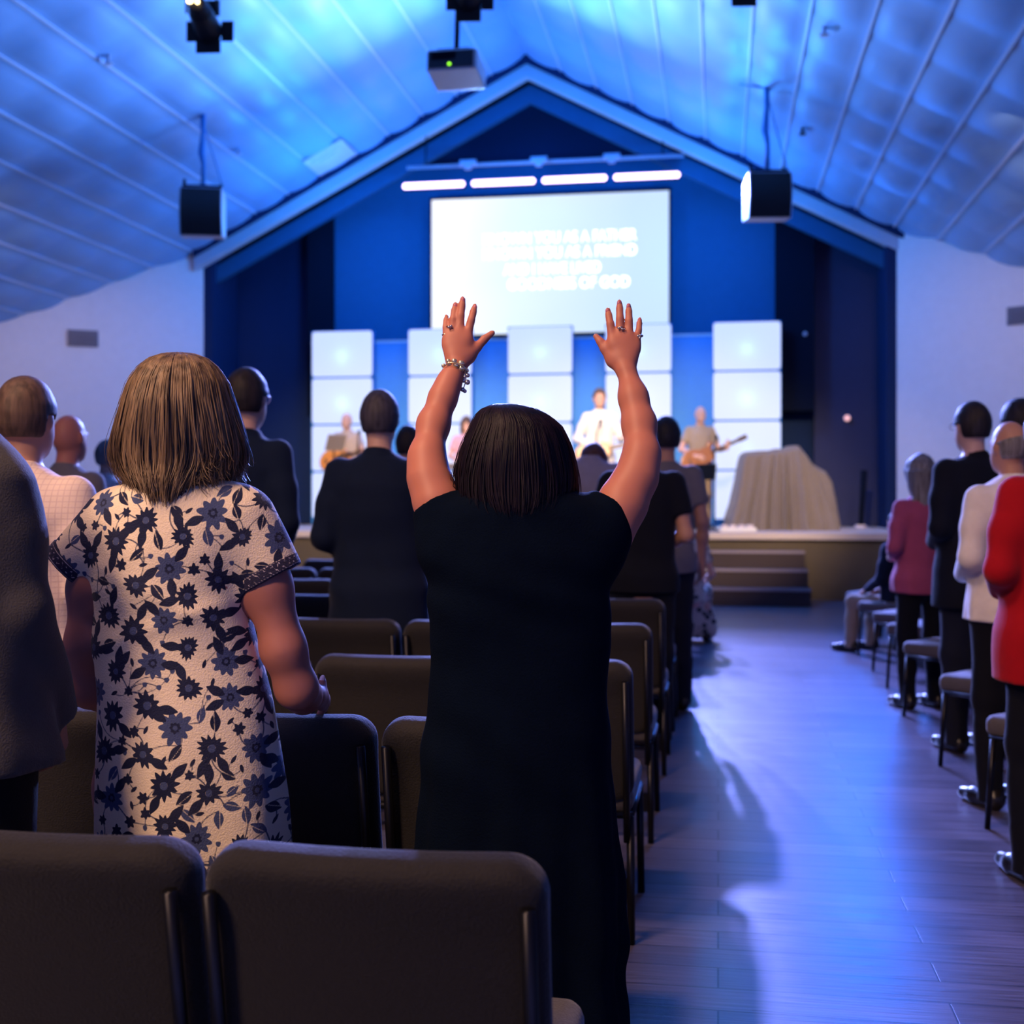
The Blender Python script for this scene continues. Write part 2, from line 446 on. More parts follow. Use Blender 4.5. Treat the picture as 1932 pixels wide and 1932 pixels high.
# stage recess
x0, x1 = LW0[0], RW0[0]
struct(MB().prism([(x0-.2, 0), (x1+.2, 0), (x1+.2, ceil_z(x1+.2)), (XR, ZR), (x0-.2, ceil_z(x0-.2))], 20.9, 21.05).build('wall_front', M_navy))
wall_seg('wall_return_left', (x0, 20.9), (x0, 19.82), M_navy)
wall_seg('wall_return_right', (x1, 19.66), (x1, 20.9), M_navy)
# raised blue centre wall behind the screen
xa = onY(630, 500, 20.6)[0]; xb = onY(1462, 500, 20.6)[0]
def gable_poly(x0, x1, z0, ztop, gap=0.0):
    pts = [(x0, z0), (x1, z0)]
    za, zb = min(ztop, ceil_z(x1) - gap), min(ztop, ceil_z(x0) - gap)
    pts.append((x1, za))
    k = (ZR - gap - ztop) / MR
    if k > 0:
        if za < ztop and x1 > XR + k > x0: pts.append((XR + k, ztop))
        if zb < ztop and x0 < XR - k < x1: pts.append((XR - k, ztop))
    elif x0 < XR < x1: pts.append((XR, ZR - gap))
    pts.append((x0, zb))
    return pts
struct(MB().prism(gable_poly(xa, xb, 0.9, 7.0, 0.4), 20.55, 20.88).build('wall_front_centre', M_blue))
# black masking columns beside it
for nm, (p0, p1, zb_) in (('trim_1', (583, 630, 2.76)), ('trim_2', (1462, 1536, 2.76))):
    a_, b_ = onY(p0, 500, 20.5)[0], onY(p1, 500, 20.5)[0]
    struct(MB().prism(gable_poly(a_, b_, zb_, 9, 0.35), 20.42, 20.88).build(nm, M_black))
struct(MB().prism(gable_poly(onY(1536, 500, 20.7)[0], x1, 0.9, 9, 0.3), 20.72, 20.88).build('wall_front_side', M_greywall))
# gable fascia: light upper board and dark lower board, following the roof
def fascia(name, t0, t1, ya, yb, m):
    L, Rr = LW0[0] - 0.1, RW0[0] + 0.1
    poly = [(L, ceil_z(L)-t0), (XR, ZR-t0*1.05), (Rr, ceil_z(Rr)-t0), (Rr, ceil_z(Rr)-t1), (XR, ZR-t1*1.05), (L, ceil_z(L)-t1)]
    struct(MB().prism(poly, ya, yb).build(name, m, bevel=0.01))
fascia('trim_3', 0.10, 0.34, 19.62, 19.80, M_fasc)
fascia('trim_4', 0.34, 0.62, 19.98, 20.12, M_blue)
fascia('shadow_trim', 0.0, 0.135, 19.56, 19.84, M_navy)  # dark strip that draws in the shadow line under the ceiling

# low blue backdrop between the light panels
xa, xb = onY(588, 700, 20.35)[0], onY(1474, 700, 20.35)[0]
mb = MB().box((xa, 20.34, 0.885), (xb, 20.43, 3.99)).box((xa, 20.33, 3.99), (xb, 20.45, 4.03), 1)
o = mb.build('stage_backdrop', [M_board, M_fasc]); tag(o, 'low bright blue backdrop board behind the five columns of glowing panels', 'backdrop')
# ------------------------------------------------------------------ stage
SZ = 0.885
SF = 16.86
mb = MB()
mb.prismz([(-11.9, SF), (6.05, SF), (6.2, 16.95), (2.70, 19.62), (2.70, 20.88), (-8.60, 20.88), (-8.60, 19.75), (-12.9, 17.0)], 0.0, SZ - 0.085, 0)
mb.prismz([(-11.95, SF-0.05), (6.05, SF-0.05), (6.2, 16.95), (2.70, 19.62), (2.70, 20.88), (-8.60, 20.88), (-8.60, 19.75), (-12.9, 17.0)], SZ - 0.085, SZ, 1)
struct(mb.build('floor_stage', [M_front, M_carpet]))
st = thing('stage_steps', 'three broad carpeted steps leading up to the stage', 'steps', (0, 0, 0))
mb = MB(); mn = MB()
for k, (zt, yf) in enumerate(((0.22, 15.72), (0.44, 16.08), (0.66, 16.44))):
    mb.box((-2.2, yf, 0), (1.14 - 0.015*k, SF - 0.002, zt - 0.003)); mn.box((-2.2, yf - 0.012, zt - 0.03), (1.14 - 0.015*k, yf + 0.05, zt + 0.002))
mb.build('treads', M_step, st); mn.build('nosing', M_nose, st)

# ------------------------------------------------------------------ screen with song words
def screen():
    xl, zt = onY(815, 378, 20.30); xr, _ = onY(1262, 360, 20.30); zb = onY(1100, 627, 20.30)[1]
    t = thing('projection_screen', 'big bright projection screen with white song words above the stage', 'screen', ((xl+xr)/2, 20.30, zb))
    w, h = (xr - xl) / 2, zt - zb
    m = bpy.data.materials.new('screen_picture'); m.use_nodes = True; nt = m.node_tree; b = nt.nodes['Principled BSDF']
    tc = nt.nodes.new('ShaderNodeTexCoord'); sp = nt.nodes.new('ShaderNodeSeparateXYZ'); nt.links.new(tc.outputs['Generated'], sp.inputs[0])
    nz = nt.nodes.new('ShaderNodeTexNoise'); nz.inputs['Scale'].default_value = 1.6; nt.links.new(tc.outputs['Generated'], nz.inputs['Vector'])
    ad = nt.nodes.new('ShaderNodeMath'); ad.operation = 'MULTIPLY_ADD'; ad.inputs[1].default_value = 0.22; nt.links.new(nz.outputs['Fac'], ad.inputs[0]); nt.links.new(sp.outputs[0], ad.inputs[2])
    cr = nt.nodes.new('ShaderNodeValToRGB'); e = cr.color_ramp.elements
    e[0].position = 0.18; e[0].color = (1.0, 1.0, 1.0, 1); e[1].position = 0.95; e[1].color = (0.58, 0.72, 0.93, 1)
    x = e.new(0.45); x.color = (0.78, 0.89, 1.0, 1)
    nt.links.new(ad.outputs[0], cr.inputs[0]); nt.links.new(cr.outputs[0], b.inputs['Emission Color']); b.inputs['Emission Strength'].default_value = 1.06
    b.inputs['Base Color'].default_value = (0.1, 0.1, 0.1, 1)
    MB().box((-w, -0.02, 0), (w, 0.0, h)).build('picture', m, t)
    MB().box((-w-.04, -0.005, -.04), (w+.04, 0.025, h+.04)).build('screen_frame', M_black, t)
    mt = emis('song_words', (1, 1, 1), 2.2)
    for txt, pl, pr, yb in (('KNOWN YOU AS A FATHER', 912, 1201, 462), ('KNOWN YOU AS A FRIEND', 912, 1201, 490), ('AND I HAVE LIVED', 950, 1133, 519), ('GOODNESS OF GOD', 958, 1188, 547)):
        c = bpy.data.curves.new('t', 'FONT'); c.body = txt; c.size = 1; c.offset = 0.004; c.extrude = 0.0
        to = bpy.data.objects.new('t', c); COL.objects.link(to); bpy.context.view_layer.update()
        me = bpy.data.meshes.new_from_object(to.evaluated_get(bpy.context.evaluated_depsgraph_get()))
        bpy.data.objects.remove(to)
        co = np.empty(len(me.vertices)*3); me.vertices.foreach_get('co', co); co = co.reshape(-1, 3)
        xa, za = onY(pl, yb, 20.27); xb_, _ = onY(pr, yb, 20.27)
        sx = (xb_ - xa) / (co[:,0].max() - co[:,0].min()); hh = 21 * 20.4 / FP
        sz = hh / (co[:,1].max() - co[:,1].min())
        out = np.stack([(co[:,0]-co[:,0].min())*sx + xa - (xl+xr)/2, np.full(len(co), -0.028), co[:,1]*sz + za - zb], 1)
        me.vertices.foreach_set('co', out.ravel()); me.update()
        put('song_words', me, t, mt)
screen()

# ------------------------------------------------------------------ glowing panels
M_diff = bpy.data.materials.new('panel_diffuser'); M_diff.use_nodes = True
nt = M_diff.node_tree; b = nt.nodes['Principled BSDF']
b.inputs['Base Color'].default_value = (0.12, 0.12, 0.14, 1); b.inputs['Emission Color'].default_value = (0.62, 0.70, 1.0, 1); b.inputs['Emission Strength'].default_value = 0.76
tr = nt.nodes.new('ShaderNodeBsdfTranslucent'); tr.inputs[0].default_value = (0.25, 0.28, 0.30, 1)
ads = nt.nodes.new('ShaderNodeAddShader'); nt.links.new(b.outputs[0], ads.inputs[0]); nt.links.new(tr.outputs[0], ads.inputs[1])
nt.links.new(ads.outputs[0], nt.nodes['Material Output'].inputs['Surface'])
def panels():
    words_c = ('leftmost', 'second from left', 'middle', 'second from right', 'rightmost'); words_r = ('top', 'second', 'third', 'lowest')
    cols = [(588, 703), (770, 890), (958, 1080), (1142, 1267), (1345, 1474)]
    ph = 0.787; gap = 0.024
    for c, (p0, p1) in enumerate(cols):
        xa, xb = onY(p0, 700, 20.1)[0], onY(p1, 700, 20.1)[0]
        for r in range(4):
            zt = 4.18 - r * (ph + 0.008)
            t = thing('light_panel', 'glowing white-blue panel, %s of the four in the %s column' % (words_r[r], words_c[c]), 'light panel', ((xa+xb)/2, 20.1, zt - ph), 0, 'glowing panels at the back of the stage')
            w = (xb - xa) / 2
            f = Field((-w-.02, -.03, -.02), (w+.02, .03, ph+.02), 0.018) if False else None
            # diffuser with rounded corners
            rc = 0.05; pts = []
            for (qx, qz, a0) in ((w-rc-.008, ph-rc-gap/2, 0), (-w+rc+.008, ph-rc-gap/2, 90), (-w+rc+.008, rc+gap/2, 180), (w-rc-.008, rc+gap/2, 270)):
                for k in range(5):
                    a = R_(a0 + 22.5*k); pts.append((qx + rc*math.cos(a), qz + rc*math.sin(a)))
            MB().prism(pts, 0.0, 0.006).build('diffuser', M_diff, t)
            fr = MB(); fr.box((-w, 0.012, 0), (w, 0.02, 0.012)).box((-w, 0.012, ph-.012), (w, 0.02, ph)).box((-w, 0.008, 0), (-w+.012, 0.13, ph)).box((w-.012, 0.008, 0), (w, 0.13, ph)).box((-w, 0.008, 0), (w, .13, .010)).box((-w, 0.008, ph-.010), (w, .13, ph)).box((-w, 0.13, 0), (w, 0.14, ph))
            fr.build('casing', M_board, t)
            if r < 3:
                l = lamp('panel_lamp', 'POINT', ((xa+xb)/2, 20.205, zt - ph*0.55), None, (0.6, 0.9, 1.0), (3.2, 2.6, 0.8)[r], 0.04)
panels()
# ------------------------------------------------------------------ LED bars on their pipe
M_led = emis('led_light', (0.66, 0.52, 1.0), 5.5)
M_hood = mat('lamp_housing_grey', (0.35, 0.36, 0.5), 0.4)
for i, (p0, p1) in enumerate(((760, 877), (890, 1010), (1023, 1145), (1158, 1283))):
    xa, xb = onY(p0, 345, 19.45)[0], onY(p1, 345, 19.45)[0]
    z = onY(1020, 341, 19.45)[1]
    t = thing('led_bar', ('leftmost', 'second from left', 'second from right', 'rightmost')[i] + ' of the four glaring LED light bars above the screen', 'light bar', ((xa+xb)/2, 19.45, z), 0, 'LED bars above the screen')
    w = (xb-xa)/2
    MB().box((-w, 0.0, -.06), (w, .10, .06)).build('housing', M_black, t, bevel=.01)
    mb = MB()
    n = 18
    for k in range(n): mb.ball((-w+.05+(2*w-.1)*k/(n-1), -0.012, 0), 0.052, 10, sc=(1, .5, 1))
    o = mb.build('lens_row', M_led, t, smooth=True)
z = 6.74
t = thing('lighting_pipe', 'horizontal dark pipe with three light cans above the LED bars', 'lighting rig', (0, 0, 0))
xa, xb = onY(765, 310, 19.5)[0], onY(1290, 310, 19.5)[0]
MB().tube([(xa, 19.6, z), (xb, 19.6, z)], 0.03).build('pipe', M_hood, t, smooth=True)
mb = MB()
for p in (885, 1018, 1155):
    x = onY(p, 320, 19.5)[0]
    MB().tube([(x-.13, 19.42, z-.02), (x+.13, 19.42, z-.02)], .06).box((x-.05, 19.38, z-.12), (x+.05, 19.44, z-.02)).build('light_can', M_hood, t, smooth=False)
for p in (800, 1250):
    x = onY(p, 320, 19.5)[0]
    MB().tube([(x, 19.6, z), (x, 19.66, ceil_z(x)-.3)], .012, 6).build('hanger', M_black, t)

# ------------------------------------------------------------------ hanging gear
M_grille = mat('speaker_grille', (0.012, 0.010, 0.012), 0.7)
M_cab = mat('speaker_cabinet_pale', (0.55, 0.56, 0.68), 0.45)
def speaker(px, D, ytop, h, w, rz, label, cabx, px_cable, tilt):
    x, y, zt = W(px, D, ytop)
    t = thing('hanging_speaker', label, 'speaker', (x, y, zt - h), rz, 'speakers hung over the hall')
    # curved-front cabinet in profile
    prof = []
    for k in range(9):
        a = -0.5 + k / 8.0; prof.append((-0.24 - 0.07*math.cos(a*PI)+.02*a, h*(0.5 - a)))
    poly = [(0.26, 0.06), (0.26, h-.02)] + prof
    n = len(poly); vs = [(-w/2, p[0], p[1]) for p in poly] + [(w/2, p[0], p[1]) for p in poly]
    mb = MB(); mb.add(vs, [tuple(range(n)), tuple(range(2*n-1, n-1, -1))] + [(k, k+n, (k+1)%n+n, (k+1)%n) for k in range(n)])
    mb.build('cabinet', M_cab, t, bevel=.012)
    gp = MB()
    gv = []
    for (p, q) in prof: gv += [(-w/2+.02, p-.012, q*.96+.02*h), (w/2-.02, p-.012, q*.96+.02*h)]
    gp.add(gv + [(a, b+.02, c) for a, b, c in gv], [(2*k, 2*k+1, 2*k+3, 2*k+2) for k in range(8)] + [(2*k+18, 2*k+20, 2*k+21, 2*k+19) for k in range(8)] + [(0, 18, 19, 1), (16, 17, 35, 34)] + [(2*k, 2*k+2, 2*k+20, 2*k+18) for k in range(8)] + [(2*k+1, 2*k+19, 2*k+21, 2*k+3) for k in range(8)])
    gp.build('grille', M_grille, t)
    MB().box((-w/2+.03, -.18, h-.01), (w/2-.03, .2, h+.05)).tube([(-w/2+.05, -.1, h+.05), (-w/2+.05, -.1, h+.14)], .02, 8).tube([(w/2-.05, .1, h+.05), (w/2-.05, .1, h+.14)], .02, 8).build('bracket', M_black, t)
    cz = ceil_z(x) - (zt - h)
    MB().tube([(0, 0, h+.03), (.01, .0, h+(cz-h)*.35), (-.02, .01, h+(cz-h)*.5), (.0, 0, h+(cz-h)*.75), (0, 0, cz)], [.035,.03,.045,.03,.04], 8).tube([(0, 0, h+(cz-h)*.9), (.25, .02, h+.1)], .008, 6).tube([(0,0,cz*.97),(-.3,.3,cz+.1)], .012, 6).build('suspension_cable', M_board, t, smooth=True)
    return t
speaker(383, 16.6, 362, 0.64, 0.56, R_(17), 'black hanging speaker with pale side on the left of the hall', 1, 405, 0)
speaker(1447, 15.6, 334, 0.57, 0.54, R_(7), 'black hanging speaker near the ceiling on the right of the hall', -1, 1445, 0)

# projector
x, y, z0 = W(860, 12.2, 148)
t = thing('ceiling_projector', 'white and grey projector with green light hanging on a ceiling pole', 'projector', (x, y, z0), R_(0)); t.rotation_euler = (R_(-7), 0, R_(0))
M_pw = mat('projector_white', (0.82, 0.82, 0.84), 0.4); M_pg = mat('projector_grey', (0.035, 0.035, 0.045), 0.45)
MB().prism([(-.25, 0), (.25, 0), (.25, .19), (.22, .21), (-.22, .21), (-.25, .19)], -.20, .27).build('case', M_pw, t, bevel=.012)
MB().box((-.235, -.215, .02), (.215, -.2, .185)).build('rear_panel', M_pg, t)
g = MB()
for k in range(7): g.box((-.2, -.221, .10+.011*k), (.04, -.215, .105+.011*k))
g.build('vent', M_black, t)
MB().ball((-.02, -.222, .045), .014, 10, sc=(1, .5, 1)).build('green_light', emis('green_led', (0.3, 1.0, 0.02), 3.0), t, smooth=True)
MB().box((-.16, -.14, .21), (.16, .16, .245)).build('mounting_plate', M_black, t)
MB().tube([(0, 0, .24), (0, 0, ceil_z(x)-z0+.02)], .025).build('pole', M_black, t, smooth=True)

# stage spot lanterns with barn doors
M_lan = mat('lantern_black', (0.012, 0.009, 0.009), 0.5)
M_bulb = emis('warm_bulb', (1.0, 0.72, 0.32), 9.0)
def lantern(px, py, label, s=1.0):
    x, y, z = W(px, 10.55, py)
    t = thing('stage_lantern', label, 'stage light', (x, y, z), R_(8), 'stage lights hung on the ceiling pipe')
    MB().tube([(0, .05, 0), (0, .34, -.07)], [.10, .12], 16).tube([(0, -.06, .02), (0, .06, 0)], [.07, .10], 16).build('can', M_lan, t)
    fl = MB()
    M1 = Matrix.Rotation(R_(-35), 4, 'X')
    fl.box((-.11, .36, -.27), (.11, .368, -.10), M=Matrix.Translation((0, -.05, 0))).box((-.10, .32, .06), (.10, .328, .20)).box((.11, .33, -.16), (.22, .338, .02)).box((-.20, .33, -.16), (-.11, .338, .02))
    fl.build('barn_doors', M_lan, t, bevel=.004)
    MB().ball((-.055, -.055, .045), .028, 10).ball((.012, -.07, .03), .018, 10).build('bulb', M_bulb, t, smooth=True)
    MB().tube([(-.13, .1, .0), (-.13, .1, .2), (0, .1, .28), (.13, .1, .2), (.13, .1, 0)], .012, 6).tube([(0, .1, .27), (0, .1, .42)], .02, 8).build('yoke', M_lan, t)
    return z
zz = lantern(374, 16, 'black stage lantern with open flaps, leftmost of those along the top')
lantern(880, -45, 'black stage lantern directly above the projector pole')
lantern(1415, -75, 'black stage lantern at the right of the top, only its flap showing')
t = thing('lantern_pipe', 'black pipe carrying the stage lanterns', 'lighting rig')
MB().tube([(-5.2, 10.5, 5.95), (0.9, 10.5, 5.95)], .025).build('pipe', M_black, t)
for xx in (-4.6, .5): MB().tube([(xx, 10.5, 5.95), (xx, 10.5, ceil_z(xx))], .012, 6).build('hanger', M_black, t)

# ceiling and wall small things
def on_ceiling(px, py):
    u = (px - CX)/FP; k = (HY - py)/FP
    ax = u*CS - SN
    # CAMH + kD = ZR - MR*|ax D - XR|
    for sg in (-1, 1):
        D = (ZR - CAMH + sg*MR*XR) / (k + sg*MR*ax)
        if D > 0 and (ax*D - XR)*sg >= 0: return ax*D, D*(CS + u*SN), CAMH + k*D, sg
M_dif2 = mat('ceiling_diffuser_paint', (0.7, 0.62, 0.78), 0.4)
x, y, z, sg = on_ceiling(622, 290)
t = thing('ceiling_air_diffuser', 'pale square air diffuser set in the left ceiling slope near the stage', 'air vent', (x, y, z-.05)); t.rotation_euler = (0, R_(-27.5), 0)
MB().box((-.36, -.42, -.03), (.36, .42, .0)).build('plate', M_dif2, t, bevel=.01)
MB().box((-.26, -.3, -.05), (.26, .3, -.03)).box((-.16, -.2, -.07), (.16, .2, -.05)).build('louvre', M_dif2, t, bevel=.01)
for px, py, lab in ((205, 103, 'small white sprinkler head high on the left ceiling'), (450, 277, 'small sprinkler head on the left ceiling beside the speaker mount'), (1555, 47, 'small shiny sprinkler head high on the right ceiling'), (1514, 238, 'small dark sprinkler head on the right ceiling above the speaker')):
    x, y, z, sg = on_ceiling(px, py)
    o = MB().tube([(0, 0, 0), (0, 0, -.10)], .02, 8).tube([(0, 0, -.10), (0, 0, -.115)], .05, 12).build('sprinkler_head', M_cab if px != 1514 else M_metal, loc=(x, y, z)); tag(o, lab, 'sprinkler', 'ceiling sprinkler heads')
M_vent = mat('wall_vent_grey', (0.16, 0.15, 0.19), 0.5)
def vent(px0, px1, py0, py1, A, B, label):
    # on a splayed wall from A to B
    def hit(px):
        u = (px - CX)/FP; ax, ay = u*CS - SN, CS + u*SN
        dx, dy = B[0]-A[0], B[1]-A[1]
        D = (A[0]*dy - A[1]*dx) / (ax*dy - ay*dx); return D, ax*D, ay*D
    D0, xa, ya = hit(px0); D1, xb, yb = hit(px1)
    zt = CAMH + (HY-py0)/FP*(D0+D1)/2; zb = CAMH + (HY-py1)/FP*(D0+D1)/2
    w = math.hypot(xb-xa, yb-ya)/2; rz = math.atan2(yb-ya, xb-xa)
    t = thing('wall_vent', label, 'air vent', ((xa+xb)/2, (ya+yb)/2, zb), rz)
    h = zt - zb
    MB().box((-w, -.03, 0), (w, -.002, h)).build('vent_frame', M_vent, t)
    s = MB()
    for k in range(8): s.box((-w+.04, -.042, .03+k*(h-.06)/8), (w-.04, -.03, .03+(k+.5)*(h-.06)/8))
    s.build('vent_slats', M_vent, t)
vent(127, 185, 623, 654, LW1, LW0, 'grey air vent on the white wall left of the stage')
vent(1901, 1965, 577, 611, RW0, RW1, 'grey air vent on the white wall right of the stage')
M_pinkl = emis('small_pink_light', (1.0, 0.5, 0.55), 1.2)
x, z = onY(1598, 789, 20.70)
t = thing('wall_light', 'small round pinkish light on the dark wall right of the panels', 'light', (x, 20.70, z))
MB().tube([(0, .0, 0), (0, -.03, 0)], .055, 14).build('mount', M_cab, t); MB().ball((0, -.035, 0), .045, 12).build('glow_dome', M_pinkl, t, smooth=True)
x, z = onY(1519, 630, 20.40)
o = MB().ball((0, 0, 0), .03, 10).tube([(0, 0, 0), (0, .03, 0)], .035, 10).build('wall_sensor', M_cab, loc=(x, 20.39, z)); tag(o, 'tiny pale sensor on the black column beside the panels', 'sensor')

# ================================================================== CHAIRS
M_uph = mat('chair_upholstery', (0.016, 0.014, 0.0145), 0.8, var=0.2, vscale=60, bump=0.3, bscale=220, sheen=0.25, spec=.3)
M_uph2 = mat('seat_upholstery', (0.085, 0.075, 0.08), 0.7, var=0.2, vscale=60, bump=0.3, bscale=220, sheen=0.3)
def make_chair():
    t = thing('church_chair', 'x', 'chair')
    f = Field((-.27, -.32, .34), (.27, .32, .50), .008)
    f.rbox((0, .02, .42), .243, .235, .045, .035)
    f.ell((0, .03, .445), (.22, .2, .04), .03)
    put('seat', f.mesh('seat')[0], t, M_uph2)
    f = Field((-.28, -.07, -.02), (.28, .09, .50), .007)
    # backrest in its own frame, then reclined; rounded slab, padded top roll
    g = np.meshgrid(*f.ax, indexing='ij', sparse=True)
    hw = .246; cz, hz, rc = .225, .225, .06
    zz = g[2] - cz; qx = np.abs(g[0]) - hw + rc; qz = np.abs(zz) - hz + rc
    d2 = np.sqrt(np.maximum(qx, 0)**2 + np.maximum(qz, 0)**2) + np.minimum(np.maximum(qx, qz), 0) - rc
    th = .032 + .010 * np.exp(-((g[2] - .41) / .05)**2)
    yc = -.02 * np.cos(g[0] / .25 * 1.4) + .015
    qy = np.abs(g[1] - yc) - th
    e = .028; a_ = d2 + e; b_ = qy + e
    f.a = (np.sqrt(np.maximum(a_, 0)**2 + np.maximum(b_, 0)**2) + np.minimum(np.maximum(a_, b_), 0) - e).astype(np.float32)
    me, P = f.mesh('backrest')
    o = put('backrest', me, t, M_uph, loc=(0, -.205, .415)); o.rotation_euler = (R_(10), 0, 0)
    # frame: side uprights behind the pad, rails, piping edge
    mb = MB()
    for s in (-1, 1):
        mb.tube([(s*.225, -.235, .30), (s*.225, -.262, .50), (s*.225, -.318, .80)], .011, 8)
        mb.tube([(s*.236, -.21, .375), (s*.236, .22, .375)], .011, 8)
    mb.tube([(-.24, .22, .375), (.24, .22, .375)], .012, 8).tube([(-.24, -.21, .375), (.24, -.21, .375)], .012, 8)
    mb.build('frame', M_metal, t, smooth=True)
    for s in (-1, 1):
        MB().tube([(s*.235, .21, .375), (s*.24, .235, 0.0)], .0125, 8).build('leg', M_metal, t, smooth=True)
        MB().tube([(s*.235, -.22, .375), (s*.24, -.27, 0.0)], .0125, 8).build('leg', M_metal, t, smooth=True)
    mb = MB()
    mb.box((-.235, -.245, .115), (.235, -.238, .19)); mb.tube([(-.235, -.24, .12), (.235, -.24, .12)], .006, 6)
    mb.build('book_rack', M_metal, t)
    return t
chair0 = make_chair()
used = [False]
def place_chair(x, y, rz, label, group):
    c = chair0 if not used[0] else copy_tree(chair0)
    used[0] = True
    c.location = (x, y, 0); c.rotation_euler = (0, 0, rz); c['label'] = label; c['group'] = group; return c
ords = ('nearest the aisle', 'second from the aisle', 'third from the aisle', 'fourth from the aisle', 'fifth from the aisle', 'sixth from the aisle', 'seventh from the aisle', 'eighth from the aisle')
rowsL = [(1.62, 2, 'front edge of the picture, nearest row'), (2.64, 3, 'row the two women stand behind'), (3.69, 4, 'third row from the camera'), (4.80, 5, 'fourth row from the camera'), (6.0, 5, 'fifth row from the camera'), (7.15, 6, 'sixth row from the camera'), (8.3, 6, 'seventh row from the camera'), (9.45, 6, 'eighth row from the camera'), (10.6, 6, 'ninth row from the camera')]
rown = ('nearest row', 'second row', 'third row', 'fourth row', 'fifth row', 'sixth row', 'seventh row', 'eighth row', 'ninth row')
for k, (yy, n, _) in enumerate(rowsL):
    for i in range(n):
        place_chair((-.475 if k == 0 else -.50) - .508*i, yy + .325, 0, 'dark upholstered church chair left of the aisle, %s, %s' % (rown[k], ords[i]), 'padded chairs in rows left of the aisle')
CR = R_(45)
rowsR = [(1.53, 12.07), (1.53, 11.0), (1.53, 10.0), (1.52, 9.1), (1.47, 7.95), (1.44, 6.5), (1.42, 5.3)]
for k, (x, y) in enumerate(rowsR):
    for i in range(2 if k > 4 else 3):
        place_chair(x + i*.52*math.cos(CR), y + i*.52*math.sin(CR), CR, 'angled padded chair right of the aisle, %s from the stage, %s' % (('first row', 'second row', 'third row', 'fourth row', 'fifth row', 'sixth row', 'seventh row')[k], ords[i]), 'padded chairs angled towards the stage right of the aisle')

# ================================================================== PEOPLE
def skin(name, col): return mat(name, col, 0.5, var=0.08, vscale=12, spec=0.4)
S_light = skin('fair_skin', (0.62, 0.36, 0.27)); S_tan = skin('tanned_skin', (0.50, 0.25, 0.17)); S_brown = skin('brown_skin', (0.22, 0.10, 0.07))
def cloth(name, col, **k): k.setdefault('spec', .2); return mat(name, col, k.pop('rough', 0.85), var=0.12, vscale=25, bump=0.25, bscale=300, sheen=k.pop('sheen', 0.15), **k)
def hairm(name, a, b_, rough=0.62):
    m = bpy.data.materials.new(name); m.use_nodes = True; nt = m.node_tree; b = nt.nodes['Principled BSDF']; plum = 'plum' in name
    tc = nt.nodes.new('ShaderNodeTexCoord'); mp = nt.nodes.new('ShaderNodeMapping'); mp.inputs['Scale'].default_value = (60, 60, 5)
    nz = nt.nodes.new('ShaderNodeTexNoise'); nz.inputs['Scale'].default_value = 1.0; nz.inputs['Detail'].default_value = 5
    nt.links.new(tc.outputs['Object'], mp.inputs[0]); nt.links.new(mp.outputs[0], nz.inputs['Vector'])
    cr = nt.nodes.new('ShaderNodeValToRGB'); cr.color_ramp.elements[0].position = 0.35; cr.color_ramp.elements[0].color = (*a, 1); cr.color_ramp.elements[1].position = 0.65; cr.color_ramp.elements[1].color = (*b_, 1)
    nt.links.new(nz.outputs['Fac'], cr.inputs[0]); nt.links.new(cr.outputs[0], b.inputs['Base Color'])
    b.inputs['Roughness'].default_value = rough; b.inputs['Specular IOR Level'].default_value = 0.15 if plum else 0.35
    bp = nt.nodes.new('ShaderNodeBump'); bp.inputs['Strength'].default_value = 0.5; bp.inputs['Distance'].default_value = 0.004
    nt.links.new(nz.outputs['Fac'], bp.inputs['Height']); nt.links.new(bp.outputs[0], b.inputs['Normal'])
    return m
H_dark = hairm('dark_hair', (0.010, 0.007, 0.006), (0.03, 0.02, 0.018)); H_brown = hairm('brown_hair', (0.06, 0.035, 0.022), (0.14, 0.085, 0.055)); H_grey = hairm('grey_hair', (0.10, 0.09, 0.09), (0.28, 0.27, 0.28)); H_black = hairm('near_black_hair', (0.006, 0.005, 0.007), (0.016, 0.013, 0.016))
M_shoe = mat('black_shoe_leather', (0.012, 0.01, 0.01), 0.3)
M_gl = mat('spectacle_metal', (0.5, 0.5, 0.55), 0.25, metal=0.9)

def head_prims(f, c, s=1.0, female=False):
    """skull, jaw, nose, eyes, lips, ears; c is the centre of the head, face towards +y"""
    c = np.array(c, float)
    def P(x, y, z): return c + np.array((x, y, z)) * s
    f.ell(P(0, -.012, .012), np.array((.074, .095, .108)) * s, .01)
    f.ell(P(0, .028, -.055), np.array((.058, .066, .066)) * s, .035 * s)
    f.ell(P(0, .060, -.095), np.array((.026, .026, .018)) * s, .025 * s)
    f.cone(P(0, .083, .012), P(0, .108, -.028), .008*s, .013*s, .012 * s)
    f.ell(P(0, .084, .030), np.array((.045, .014, .010)) * s, .014 * s)
    for k in (-1, 1):
        f.ell(P(k*.031, .094, .010), np.array((.017, .012, .012)) * s, .006 * s, sub=True)
        f.ell(P(k*.031, .078, .010), np.array((.013, .012, .012)) * s, .004 * s)
        f.ell(P(k*.076, -.008, .0), np.array((.010, .019, .031)) * s, .010 * s)
    f.ell(P(0, .088, -.063), np.array((.024, .010, .007)) * s, .008 * s); f.ell(P(0, .085, -.074), np.array((.020, .010, .006)) * s, .006 * s)
